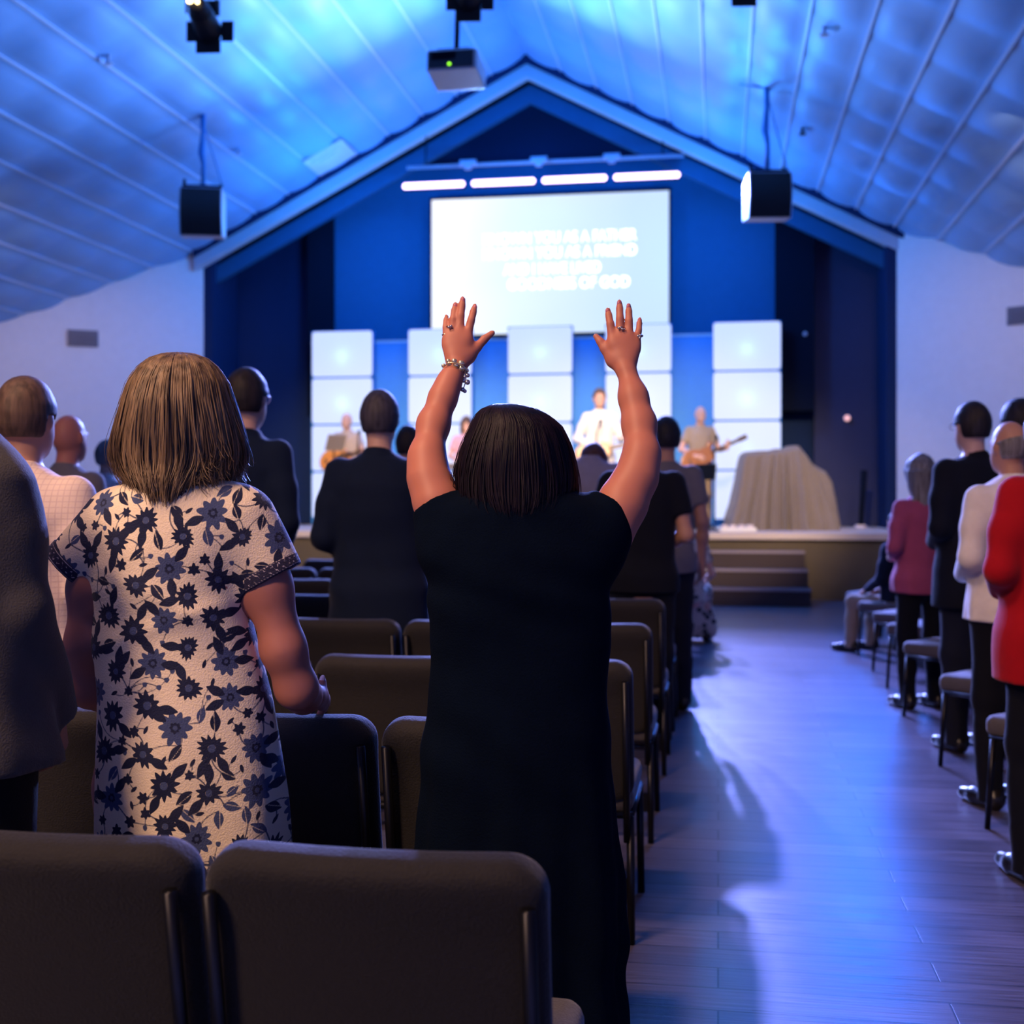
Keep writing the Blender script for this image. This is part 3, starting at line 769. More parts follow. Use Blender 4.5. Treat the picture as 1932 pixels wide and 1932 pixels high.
def hand_prims(f, w, d, n, t, s=1.0, curl=0.35, spread=0.25, k=.007, rf=.0082):
    """w wrist, d along the hand, n back of the hand, t thumb side"""
    w, d, n, t = [np.array(q, float) for q in (w, d, n, t)]
    d /= np.linalg.norm(d); t = t - d*t.dot(d); t /= np.linalg.norm(t); n = n - d*n.dot(d) - t*n.dot(t); n /= np.linalg.norm(n)
    for off, ln, bs in ((.028, .070, .086), (.009, .078, .090), (-.010, .072, .086), (-.027, .056, .078)):
        kn = w + (d*bs + t*off) * s
        f.cone(w + t*off*.45*s, kn, .015*s, .0125*s, .018*s)
        dd = d + t*off*spread*8; dd /= np.linalg.norm(dd)
        d1 = dd*math.cos(curl) - n*math.sin(curl); d2 = dd*math.cos(curl*2.4) - n*math.sin(curl*2.4)
        p1 = kn + d1*ln*.52*s; p2 = p1 + d2*ln*.5*s
        f.cone(kn, p1, rf*1.12*s, rf*s, k*s); f.cone(p1, p2, rf*s, rf*.82*s, k*.6*s)
    b0 = w + (d*.028 + t*.020 - n*.006)*s; b1 = b0 + (d*.030 + t*.030 - n*.010)*s; b2 = b1 + (d*.036 + t*.012 - n*.006)*s
    f.cone(w + d*.01*s, b0, .016*s, .017*s, .014*s); f.cone(b0, b1, .016*s, .0115*s, .012*s); f.cone(b1, b2, .011*s, .0085*s, .005*s)

def short_hair(f, c, s=1.0, thick=.010, low=-.055, front=.055, bump=.0012, style='short'):
    c = np.array(c, float)
    f.ell(c + np.array((0, -.014, .016))*s, np.array((.076+thick, .097+thick, .109+thick))*s, 0)
    f.noise(bump, 60, 40, seed=3)
    g = np.meshgrid(*f.ax, indexing='ij', sparse=True)
    x, y, z = [(g[i] - c[i]) / s for i in range(3)]
    line = np.where(y > .0, low + .03 + (y - .0) * 1.25, low)     # hair edge rises towards the face
    line = np.where(y > front, .062 + 0*line, line)
    line = np.where((np.abs(x) > .055) & (y > -.03) & (y <= .02), .012, line)
    f.a = np.maximum(f.a, ((line - z) * .7 * s).astype(np.float32))
    return f

SEQ = [0]
def person(label, loc, rz, H=1.75, vox=.009, sk=S_light, build=1.0, female=False, head=None,
           hair=('short', H_dark), top=('shirt', None), legs=('trousers', None), arms='down', sit=False, shoes=M_shoe, extras=None, group=None):
    t = thing('person', label, 'person', (loc[0], loc[1], loc[2] if len(loc) > 2 else 0.0), rz, group)
    s = H / 1.78; sh = .90 if female else 1.0
    dz = -.41 if sit else 0.0
    def Z(z): return (z + dz) * s
    B = build
    J = {}
    for k in (-1, 1):
        n = 'L' if k < 0 else 'R'
        J['sh'+n] = np.array((k*.165*B*sh, -.01, Z(1.435)))
        if arms == 'down': el, wr, hd, th_, hn = (k*.225*B, -.045, Z(1.15)), (k*.238*B, .05, Z(.90)), (0, .1, -1), (-k*.3, 1, 0), (k, 0, 0)
        elif arms == 'front': el, wr, hd, th_, hn = (k*.226*B, -.05, Z(1.15)), (k*.09, .22, Z(1.06)), (-k*.8, .4, 0), (0, .2, 1), (0, 1, -.2)
        elif arms == 'lap': el, wr, hd, th_, hn = (k*.25*B, .0, Z(1.15)), (k*.12, .25, Z(1.02)), (-k*.4, 1, -.2), (-k, .2, .3), (0, .2, 1)
        elif arms == 'guitar':
            if k > 0: el, wr, hd, th_, hn = (.29*B, -.02, Z(1.16)), (.12, .24, Z(1.04)), (-1, .10, -.3), (-.2, -.1, 1), (0, 1, 0)
            else: el, wr, hd, th_, hn = (-.28*B, .03, Z(1.16)), (-.34, .24, Z(1.16)), (-.2, .3, 1), (1, .2, 0), (0, 1, 0)
        elif arms == 'keys': el, wr, hd, th_, hn = (k*.25*B, .02, Z(1.16)), (k*.14, .30, Z(1.08)), (0, 1, -.2), (-k, 0, 0), (0, 0, 1)
        J['el'+n], J['wr'+n] = np.array(el, float), np.array(wr, float); J['hd'+n], J['th'+n], J['hn'+n] = hd, th_, hn
        if sit: J['hip'+n], J['kn'+n], J['an'+n] = np.array((k*.09, 0, Z(.90))), np.array((k*.13, .42*s, .50*s)), np.array((k*.14, .44*s, .09))
        else: J['hip'+n], J['kn'+n], J['an'+n] = np.array((k*.09*B, 0, Z(.88))), np.array((k*.10*B, .015, .50*s)), np.array((k*.105*B, -.01, .09*s))
    hc = np.array((0, .02, Z(1.66)))
    if head is not None: hc = hc + np.array(head)
    hs = s * (.97 if female else 1.0)
    lo = np.array((-.45*max(B, 1), -.24, 0.0)); hi = np.array((.45*max(B, 1), .62 if sit else .42, Z(1.80) + .03))
    rows = [(Z(.80), 0, 0, .13*B, .09*B), (Z(.92), 0, -.01, .160*B*(1.02 if female else .98), .115*B), (Z(1.02), 0, 0, .146*B, .105*B), (Z(1.12), 0, 0, .136*B*(.94 if female else 1.03), .102*B),
            (Z(1.26), 0, 0, .155*B*sh, .118*B), (Z(1.37), 0, -.005, .170*B*sh, .112*B), (Z(1.44), 0, -.01, .150*B*sh, .088*B), (Z(1.485), 0, -.01, .105*B*sh, .065*B), (Z(1.51), 0, -.01, .065, .052)]
    # ---- body (one skin)
    f = Field(lo, hi, vox)
    f.loft(rows, .03)
    f.cone((0, -.02, Z(1.46)), hc + np.array((0, -.018, -.06)), .058*s, .053*s, .03)
    head_prims(f, hc, hs, female)
    for n in 'LR':
        f.chain([J['sh'+n], (J['sh'+n]+J['el'+n])/2, J['el'+n], J['el'+n]*.65 + J['wr'+n]*.35, J['wr'+n]], [x*s*(.86 if female else 1) for x in (.050, .045, .037, .036, .026)], .03)
        hand_prims(f, J['wr'+n], J['hd'+n], J['hn'+n], J['th'+n], s*.95)
        f.chain([J['hip'+n], J['kn'+n], J['kn'+n]*.65 + J['an'+n]*.35, J['an'+n]], [.078*s, .050*s, .048*s, .034*s], .04)
        f.cone(J['an'+n], J['an'+n] + np.array((0, .09, -.05*s)), .034*s, .028*s, .03)
    put('body', f.mesh('body')[0], t, sk)
    # ---- hair
    hk, hm = hair
    if hk in ('short', 'cap'):
        f = Field(hc - .16, hc + .16, min(vox, .006)); short_hair(f, hc, hs, .012 if hk == 'short' else .018); put('hair', f.mesh('hair')[0], t, hm)
    elif hk == 'long':
        f = Field(hc - np.array((.17, .19, .36)), hc + np.array((.17, .16, .17)), min(vox, .007))
        f.loft([(hc[2]-.28, 0, -.06, .07, .035), (hc[2]-.2, 0, -.055, .095, .05), (hc[2]-.08, 0, -.03, .098, .085), (hc[2]+.02, 0, -.015, .092, .108)], .05)
        f.ell(hc + np.array((0, -.012, .02)), (.090, .112, .122), .03); f.noise(.004, 90, 12, 2)
        f.ell(hc + np.array((0, .12, -.07)), (.068, .085, .12), 0, sub=True)
        put('hair', f.mesh('hair')[0], t, hm)
    elif hk == 'fringe':        # bald crown, hair round the sides
        f = Field(hc - .16, hc + .16, min(vox, .006)); short_hair(f, hc, hs, .006); f.cut((0, 0, hc[2] + .02), (0, .35, 1)); put('hair', f.mesh('hair')[0], t, hm)
    # ---- top
    kind, tm = top[0], top[1]
    if kind:
        f = Field(lo - .05, hi + .05, vox)
        pad = {'tee': .014, 'shirt': .020, 'jacket': .034, 'blouse': .020, 'dress': .016, 'vest': .012}[kind]
        hem = {'tee': .84, 'shirt': .86, 'jacket': .74, 'blouse': .82, 'dress': .52, 'vest': .80}[kind]
        rr = [(z, cx, cy, a + pad, b + pad) for (z, cx, cy, a, b) in rows if z > Z(1.0)]
        if kind in ('jacket',): rr = [(z, cx, cy, max(a, .172*B + pad*.6), max(b, .118*B + pad*.4)) if z < Z(1.4) else (z, cx, cy, a, b) for (z, cx, cy, a, b) in rr]
        if kind in ('tee', 'shirt', 'blouse'): rr = [(z, cx, cy, max(a, .160*B + pad), max(b, .108*B + pad)) if z < Z(1.4) else (z, cx, cy, a, b) for (z, cx, cy, a, b) in rr]
        hw = .182*B + pad
        if sit: rr = [(Z(.86), 0, 0, hw, .13*B)] + rr
        elif kind == 'dress': rr = [(Z(hem), 0, 0, .25*B, .20*B), (Z(.8), 0, 0, .20*B, .15*B), (Z(.92), 0, -.01, .178*B, .128*B)] + rr
        else: rr = [(Z(hem), 0, .0, hw, .128*B + pad), (Z(.93), 0, -.005, hw, .125*B + pad)] + rr
        rr = sorted(rr); rr[-1] = (Z(1.515), 0, -.012, .066, .058)
        f.loft(rr, .02, wob=(lambda an, z, x, y: .006*np.sin(an*9 + z*5)*np.clip((Z(1.1) - z)/.35, 0, 1)) if kind in ('dress', 'shirt', 'blouse') else None)
        for n in 'LR':
            a, b_, c_ = J['sh'+n] + np.array((0, 0, -.005)), J['el'+n], J['wr'+n]
            if kind in ('shirt', 'jacket', 'blouse') :
                rs = [.052 + pad*.5, .047 + pad*.5, .041 + pad*.45, .034 + pad*.4]
                cf = b_ + (c_ - b_) * (.94 if kind != 'blouse' else .5)
                f.chain([a, (a+b_)/2, b_], [x*s for x in rs[:3]], .035); f.cone(b_, cf, rs[2]*s, rs[3]*s, .02, cap=True)
            elif kind in ('tee', 'dress'):
                m_ = a + (b_ - a)*.62; f.cone(a, m_, (.060+pad*.6)*s, (.054+pad*.6)*s, .035, cap=True)
        f.cone((0, -.022, Z(1.475)), (0, -.012, Z(1.53 if kind in ('shirt', 'jacket') else 1.505)), .068*s, .064*s, .015, cap=True)
        f.noise({'jacket': .0035, 'tee': .003}.get(kind, .004), 16, 9, seed=len(label) % 7)
        put({'tee': 'shirt', 'vest': 'top'}.get(kind, kind), f.mesh(kind)[0], t, tm)
        if kind == 'jacket' and len(top) > 2:      # shirt collar showing above the jacket
            f = Field((-.10, -.12, Z(1.47)), (.10, .10, Z(1.58)), .006); f.cone((0, -.02, Z(1.49)), (0, -.010, Z(1.548)), .066*s, .062*s, 0, cap=True); put('collar', f.mesh('collar')[0], t, top[2])
    # ---- legs
    if legs and legs[0]:
        f = Field(lo - .04, hi + .04, vox)
        if legs[0] == 'trousers':
            f.ell((0, -.005, J['hipL'][2] + .02), (.175*B, .125*B, .12), .03)
            for n in 'LR':
                mid = J['kn'+n]*.5 + J['an'+n]*.5
                f.chain([J['hip'+n], J['kn'+n], mid, J['an'+n]*np.array((1, 1, 0)) + np.array((0, 0, .05))], [.094*s*B, .070*s, .064*s, .062*s], .03)
        else:      # skirt spread over the knees when sitting, straight when standing
            if sit: f.cone((0, 0, Z(.9)), (0, .42*s, .52*s), .16, .18, .05, flat=((0, 0, 1), .55)); f.cone((0, .44*s, .48*s), (0, .47*s, .16), .17, .24, .08, flat=((0, 1, 0), .5))
            else: f.loft([(.45*s, 0, 0, .24, .19), (.8*s, 0, 0, .20, .15), (1.04*s, 0, 0, .17, .12)], .02)
        f.noise(.004, 18, 10, seed=5); f.cut((0, 0, .035), (0, 0, -1))
        put(legs[0], f.mesh(legs[0])[0], t, legs[1])
    for n in 'LR':
        a = J['an'+n]
        f = Field(a + np.array((-.07, -.11, -.12)), a + np.array((.07, .25, .06)), min(vox, .008))
        f.cone((a[0], a[1]-.03, .042), (a[0], a[1]+.10, .036), .042, .040, .02); f.cone((a[0], a[1]+.10, .036), (a[0], a[1]+.19, .030), .040, .030, .02); f.cone((a[0], a[1]-.03, .06), (a[0], a[1]-.01, .10), .038, .036, .02)
        f.cut((0, 0, .004), (0, 0, -1))
        put('shoe', f.mesh('shoe')[0], t, shoes)
    if extras and 'glasses' in extras:
        mb = MB()
        for k in (-1, 1):
            mb.ring(hc + np.array((k*.033, .104, .010))*hs, (0, 1, 0), .021, .0022, 16, 5); mb.tube([hc + np.array((k*.054, .102, .014))*hs, hc + np.array((k*.083, .04, .016))*hs, hc + np.array((k*.085, -.012, .014))*hs], .0024, 5)
        mb.tube([hc + np.array((-.012, .106, .014))*hs, hc + np.array((.012, .106, .014))*hs], .002, 5)
        mb.build('glasses', M_gl, t)
    if extras and 'belt' in extras: pass
    return t, J, hc
def at(px, D, ytop, hat=0.0):
    x, y, z = W(px, D, ytop); return (x, y, 0.0), z
YAW = TH

C_suit = cloth('navy_suit_wool', (0.004, 0.010, 0.030), sheen=.08); C_dshirt = cloth('dark_navy_shirt', (0.005, 0.012, 0.034), sheen=.08); C_black = cloth('black_cloth', (0.004, 0.005, 0.010), sheen=.06)
C_khaki = cloth('khaki_cotton', (0.28, 0.20, 0.12)); C_jean = cloth('dark_trousers', (0.008, 0.010, 0.020), sheen=.08); C_grey = cloth('grey_cotton', (0.17, 0.155, 0.165)); C_lilac = cloth('grey_lilac_cotton', (0.26, 0.25, 0.34))
C_pink = cloth('pink_blouse_cotton', (0.42, 0.08, 0.17)); C_red = cloth('red_wool', (0.45, 0.004, 0.010)); C_white = cloth('white_cotton', (0.85, 0.80, 0.74)); C_cream = cloth('pale_cotton', (0.70, 0.60, 0.60))
C_tan = cloth('taupe_cotton', (0.34, 0.27, 0.20)); C_bright = cloth('bright_white_cotton', (0.80, 0.78, 0.74))

def check_cloth():
    m = cloth('cream_check_cotton', (0.72, 0.55, 0.48)); nt = m.node_tree; b = nt.nodes['Principled BSDF']
    tc = nt.nodes.new('ShaderNodeTexCoord'); sp = nt.nodes.new('ShaderNodeSeparateXYZ'); nt.links.new(tc.outputs['Object'], sp.inputs[0]); fs = []
    for i in (0, 2):
        a = nt.nodes.new('ShaderNodeMath'); a.operation = 'MULTIPLY'; a.inputs[1].default_value = 62; nt.links.new(sp.outputs[i], a.inputs[0])
        c = nt.nodes.new('ShaderNodeMath'); c.operation = 'FRACT'; nt.links.new(a.outputs[0], c.inputs[0])
        d = nt.nodes.new('ShaderNodeMath'); d.operation = 'LESS_THAN'; d.inputs[1].default_value = 0.16; nt.links.new(c.outputs[0], d.inputs[0]); fs.append(d)
    mx = nt.nodes.new('ShaderNodeMath'); mx.operation = 'MAXIMUM'; nt.links.new(fs[0].outputs[0], mx.inputs[0]); nt.links.new(fs[1].outputs[0], mx.inputs[1])
    mm = nt.nodes.new('ShaderNodeMix'); mm.data_type = 'RGBA'; mm.inputs[6].default_value = (0.80, 0.64, 0.56, 1); mm.inputs[7].default_value = (0.66, 0.50, 0.47, 1)
    nt.links.new(mx.outputs[0], mm.inputs[0]); nt.links.new(mm.outputs[2], b.inputs['Base Color']); return m

# ---- audience left of the aisle
def aud(label, px, D, ytop, **k):
    x, y, z = W(px, D, ytop); k.setdefault('rz', YAW)
    rz = k.pop('rz'); return person(label, (x, y, 0), rz, H=z, **k)
t_, J_, _ = aud('man in a cream checked shirt with greying brown hair, standing before the white wall', 46, 3.58, 718, vox=.007, sk=S_tan, hair=('short', hairm('brown_grey_hair', (0.05, 0.03, 0.022), (0.13, 0.075, 0.052))), top=('shirt', check_cloth()), legs=('trousers', C_jean), arms='front', build=.96, rz=YAW - R_(8))
aud('bald man with reddish head behind the checked shirt man', 128, 6.3, 783, vox=.009, sk=skin('ruddy_skin', (0.55, 0.20, 0.13)), hair=('none', None), top=('shirt', C_grey), legs=('trousers', C_jean), arms='front', rz=YAW - R_(20))
aud('grey-haired person in a pale top, small in the distance by the white wall', 203, 9.2, 833, vox=.012, hair=('short', H_grey), top=('shirt', C_cream), legs=('trousers', C_jean), rz=YAW - R_(30))
aud('man in a dark shirt and khaki trousers with glasses, right of the blond woman', 464, 5.58, 700, vox=.008, hair=('short', H_dark), top=('shirt', C_dshirt), legs=('trousers', C_khaki), arms='front', build=.98, extras=('glasses',), rz=YAW - R_(14))
aud('broad man in a navy suit seen from behind, between the two women', 716, 5.52, 741, vox=.008, sk=S_light, hair=('short', hairm('cropped_dark_hair', (0.03, 0.025, 0.035), (0.07, 0.06, 0.075))), top=('jacket', C_suit), legs=('trousers', C_suit), arms='front', build=1.06, rz=YAW)
aud('person with dark hair mostly hidden between the navy suit and the raised left arm', 771, 8.1, 806, vox=.012, hair=('short', H_dark), top=('shirt', C_dshirt), legs=('trousers', C_jean), rz=YAW)
x, y, _ = W(1113, 7.8, 842)
person('man with short brown hair in a grey-lilac shirt, head bowed, beside the dark-haired woman', (x, y, 0), YAW, H=1.88, vox=.010, sk=S_brown, hair=('short', hairm('reddish_brown_hair', (0.05, 0.02, 0.02), (0.09, 0.04, 0.04))), top=('shirt', C_lilac), legs=('trousers', C_jean), build=1.0, head=(.03, .09, -.19))
aud('young man in a grey tee shirt with dark hair, at the aisle', 1256, 7.9, 791, vox=.008, sk=S_tan, hair=('cap', H_black), top=('tee', C_grey), legs=('trousers', C_jean), build=1.02, rz=YAW + R_(4))
aud('person in a black top behind the raised right arm', 1210, 6.72, 790, vox=.008, sk=S_tan, hair=('short', H_dark), top=('tee', C_black), legs=('trousers', C_black), arms='front', build=1.05, rz=YAW)
def floral_small():
    m = cloth('small_floral_cotton', (0.6, 0.55, 0.5)); nt = m.node_tree; b = nt.nodes['Principled BSDF']
    tc = nt.nodes.new('ShaderNodeTexCoord'); v = nt.nodes.new('ShaderNodeTexVoronoi'); v.inputs['Scale'].default_value = 16; nt.links.new(tc.outputs['Object'], v.inputs['Vector'])
    cr = nt.nodes.new('ShaderNodeValToRGB'); cr.color_ramp.interpolation = 'CONSTANT'; cr.color_ramp.elements[0].color = (0.05, 0.06, 0.07, 1); cr.color_ramp.elements[1].position = 0.42; cr.color_ramp.elements[1].color = (0.62, 0.55, 0.44, 1)
    nt.links.new(v.outputs['Distance'], cr.inputs[0]); nt.links.new(cr.outputs[0], b.inputs['Base Color']); return m
C_fs = floral_small()
x, y, _ = W(1292, 11.3, 1000)
person('seated person in a small-patterned skirt spilling into the aisle near the steps', (x, y, 0), R_(-8), H=1.60, vox=.011, sk=S_light, female=True, hair=('long', H_brown), top=('tee', C_fs), legs=('skirt', C_fs), arms='lap', sit=True)

# ---- audience right of the aisle, turned towards the stage
RR = R_(24)
aud('woman in a pink blouse and black trousers with grey hair, right of the aisle', 1738, 7.95, 864, vox=.009, female=True, hair=('long', H_grey), top=('blouse', C_pink), legs=('trousers', C_black), arms='front', build=.98, rz=RR)
aud('tall man in a black jacket with dark hair and glasses, right of the aisle', 1836, 6.6, 762, vox=.008, hair=('short', H_dark), top=('jacket', C_black), legs=('trousers', C_jean), arms='front', build=1.02, extras=('glasses',), rz=RR)
aud('bald man in a white long-sleeved shirt and black trousers, right of the aisle', 1908, 5.4, 795, vox=.008, sk=S_tan, hair=('fringe', H_grey), top=('shirt', C_white), legs=('trousers', C_black), arms='front', build=1.05, rz=RR)
aud('person in a red jacket cut by the right edge of the picture', 1992, 4.35, 752, vox=.009, female=True, hair=('long', H_brown), top=('jacket', C_red), legs=('trousers', C_black), arms='front', build=1.0, rz=R_(14))
aud('person with dark curly hair behind the bald man at the right edge', 1924, 7.1, 758, vox=.010, hair=('cap', H_dark), top=('shirt', C_dshirt), legs=('trousers', C_jean), rz=RR)
x, y = rowsR[1]
person('seated person in dark top and khaki trousers, front rows right of the aisle', (x + .0, y + .0, 0), CR, H=1.60, vox=.011, sk=S_tan, hair=('short', H_dark), top=('shirt', C_dshirt), legs=('trousers', C_tan), arms='lap', sit=True)

# ---- left edge man in the grey blazer
C_blaz = cloth('grey_blazer_wool', (0.075, 0.068, 0.066), sheen=0.2)
def blazer_man():
    D = 2.28; cx_px = -120
    x, y, _ = W(cx_px, D, 800)
    t = thing('person', 'person in a grey blazer cut by the left edge, one arm hanging down', 'person', (x, y, 0), YAW)
    def L(px, py, dy=0.0):
        d = D + dy; return np.array(((px-CX)/FP*d - (cx_px-CX)/FP*D, dy, CAMH + (HY-py)/FP*d))
    hc = np.array((0, .03, 1.66))
    f = Field((-.35, -.25, .0), (.38, .30, 1.80), .008)
    f.loft([(.80, 0, 0, .14, .1), (.95, 0, 0, .17, .12), (1.1, 0, 0, .15, .11), (1.35, 0, 0, .17, .11), (1.43, 0, 0, .15, .09), (1.5, 0, 0, .06, .05)], .03)
    f.cone((0, 0, 1.45), hc + np.array((0, -.02, -.06)), .058, .054, .03); head_prims(f, hc, 1.0)
    sr, er, wr = L(-32, 905), L(40, 1150, -.02), L(100, 1335, .10)
    f.chain([sr, er, wr], [.05, .038, .027], .03); hand_prims(f, wr, L(112, 1440, .12) - wr, (1, -.3, 0), (0, 1, -.1), .95, .5)
    sl = sr * np.array((-1, 1, 1)); f.chain([sl, (-.24, -.03, 1.15), (-.25, .08, .92)], [.05, .038, .027], .03); hand_prims(f, (-.25, .08, .92), (0, .1, -1), (-1, 0, 0), (0, 1, 0), .95)
    for k in (-1, 1): f.chain([(k*.09, 0, .88), (k*.1, .01, .5), (k*.1, 0, .09)], [.078, .05, .034], .04)
    put('body', f.mesh('body')[0], t, S_tan)
    f = Field(hc-.16, hc+.16, .007); short_hair(f, hc); put('hair', f.mesh('hair')[0], t, H_brown)
    f = Field((-.40, -.28, .60), (.42, .34, 1.62), .0065)
    def wob(an, z, x, y): return .008*np.sin(an*7 + 1) * np.clip((1.15 - z)/.4, 0, 1)
    f.loft([(.86, .0, .0, .225, .175), (1.0, .0, 0, .205, .155), (1.15, .0, 0, .185, .14), (1.32, 0, 0, .19, .135), (1.40, 0, -.01, .178, .115), (1.46, 0, -.01, .12, .08), (1.52, 0, 0, .065, .06)], .03, wob=wob)
    f.chain([sr, (sr+er)/2 + np.array((.005, 0, 0)), er], [.066, .062, .056], .03); f.cone(er, wr + (wr-er)*.12, .058, .046, .02, cap=True)
    f.chain([sl, (-.24, -.03, 1.15)], [.07, .058], .03); f.cone((-.24, -.03, 1.15), (-.25, .08, .93), .058, .046, .02, cap=True)
    f.cone((0, -.01, 1.47), (0, 0, 1.54), .075, .068, .01, cap=True)
    f.noise(.004, 14, 8, 2)
    put('blazer', f.mesh('blazer')[0], t, C_blaz)
    f = Field((-.22, -.2, .02), (.22, .2, 1.0), .01)
    f.ell((0, 0, .9), (.17, .125, .12), .03)
    for k in (-1, 1): f.chain([(k*.09, 0, .88), (k*.1, .01, .5), (k*.1, 0, .06)], [.094, .07, .062], .03)
    put('trousers', f.mesh('trousers')[0], t, C_black)
    for k in (-1, 1):
        f = Field((k*.1-.07, -.1, -.02), (k*.1+.07, .26, .14), .008); f.cone((k*.1, -.03, .042), (k*.1, .17, .032), .042, .032, .02); f.cone((k*.1, -.03, .06), (k*.1, -.01, .10), .038, .036, .02); f.cut((0, 0, .004), (0, 0, -1)); put('shoe', f.mesh('shoe')[0], t, M_shoe)
blazer_man()

# ---- hair made of strands over a base shell
def strand_hair(t, m, prof, c, seed=1, n=2600, part=0.0, flick=None, width=.0016, wob=.006, face=1.05, zface=None, fly=.03, name='hair'):
    """prof: rows (z, half width, depth back, depth front); strands run from the crown down the profile"""
    rs = np.random.RandomState(seed)
    P = np.array(prof, float); zt = P[0, 0]
    # arc length along the side profile
    seg = np.sqrt(np.diff(P[:, 0])**2 + np.diff(P[:, 1])**2); s = np.concatenate([[0], np.cumsum(seg)]); S = s[-1]
    def prof_at(u):
        u = np.clip(u, 0, 1) * S
        return [np.interp(u, s, P[:, i]) for i in range(4)]
    def pos(u, ph, lift=0.0):
        z, a, bb, bf = prof_at(u)
        b = np.where(np.cos(ph) > 0, bb, bf)
        cx = c[0] + part * np.clip(1 - u*3, 0, 1)
        return np.stack([cx + (a + lift) * np.sin(ph), c[1] - (b + lift) * np.cos(ph), z + lift * np.clip(1 - u*4, 0, 1)], -1)
    mb = MB()
    # base shell
    NU, NP = 44, 96
    uu, pp = np.meshgrid(np.linspace(0.0, .97, NU), np.linspace(-PI, PI, NP, endpoint=False), indexing='ij')
    pts = pos(uu, pp, -.004) ; rip = .0035*np.sin(pp*23 + 3*np.sin(uu*4)) + .003*np.sin(pp*41 + uu*3)
    pts[..., 0] += rip*np.sin(pp); pts[..., 1] -= rip*np.cos(pp)
    vs = pts.reshape(-1, 3); fs = []
    zf = zface if zface is not None else zt - .07
    for i in range(NU-1):
        for j in range(NP):
            a = pp[i, j]
            if abs(abs(a) - PI) < face and pts[i, j, 2] < zf: continue
            fs.append((i*NP+j, i*NP+(j+1) % NP, (i+1)*NP+(j+1) % NP, (i+1)*NP+j))
    mb.add(vs, fs, 0)
    base_n = len(vs)
    # strands
    K = 16
    V = []; F = []
    for i in range(n):
        ph0 = rs.uniform(-PI, PI)
        if abs(abs(ph0) - PI) < face*.95: ph0 = rs.uniform(-2.0, 2.0)
        cl = math.sin(ph0*11) * .05 + math.sin(ph0*27+1) * .03
        u0 = rs.uniform(0.0, .35) if rs.rand() < .75 else rs.uniform(.3, .6); u1 = rs.uniform(.86, 1.0)
        u = np.linspace(u0, u1, K); tt = np.linspace(0, 1, K)
        ph = ph0 + cl*tt + wob*4*np.sin(tt*rs.uniform(2, 5) + rs.uniform(0, 6)) * tt
        lift = rs.uniform(-.001, .005) + rs.exponential(.002) * tt + wob*.5*np.sin(tt*rs.uniform(3, 8) + rs.uniform(0, 6)) * tt
        if rs.rand() < fly: lift = lift + rs.uniform(.004, .02) * tt**1.5
        p = pos(u, ph, 0) ; rad = np.stack([np.sin(ph), -np.cos(ph), 0.25*np.clip(1-u*3, 0, 1)], -1)
        p = p + rad * lift[:, None]
        if flick: p = flick(p, tt, ph, rs)
        tg = np.stack([np.cos(ph), np.sin(ph), 0*ph], -1)
        w = width * (1 - .75*tt**3) * rs.uniform(.7, 1.3)
        L = p - tg*w[:, None]/1; Rr = p + tg*w[:, None]/1; M_ = p + rad*w[:, None]*.8
        b0 = len(V)*1
        for k in range(K): V.append(L[k]); V.append(M_[k]); V.append(Rr[k])
        for k in range(K-1):
            q = b0 + 3*k; F.append((q, q+1, q+4, q+3)); F.append((q+1, q+2, q+5, q+4))
    mb.add(V, F, 0)
    me = bpy.data.meshes.new(name); me.from_pydata([tuple(v) for v in mb.v], [], mb.f)
    me.polygons.foreach_set('use_smooth', [True]*len(me.polygons))
    return put(name, me, t, m)

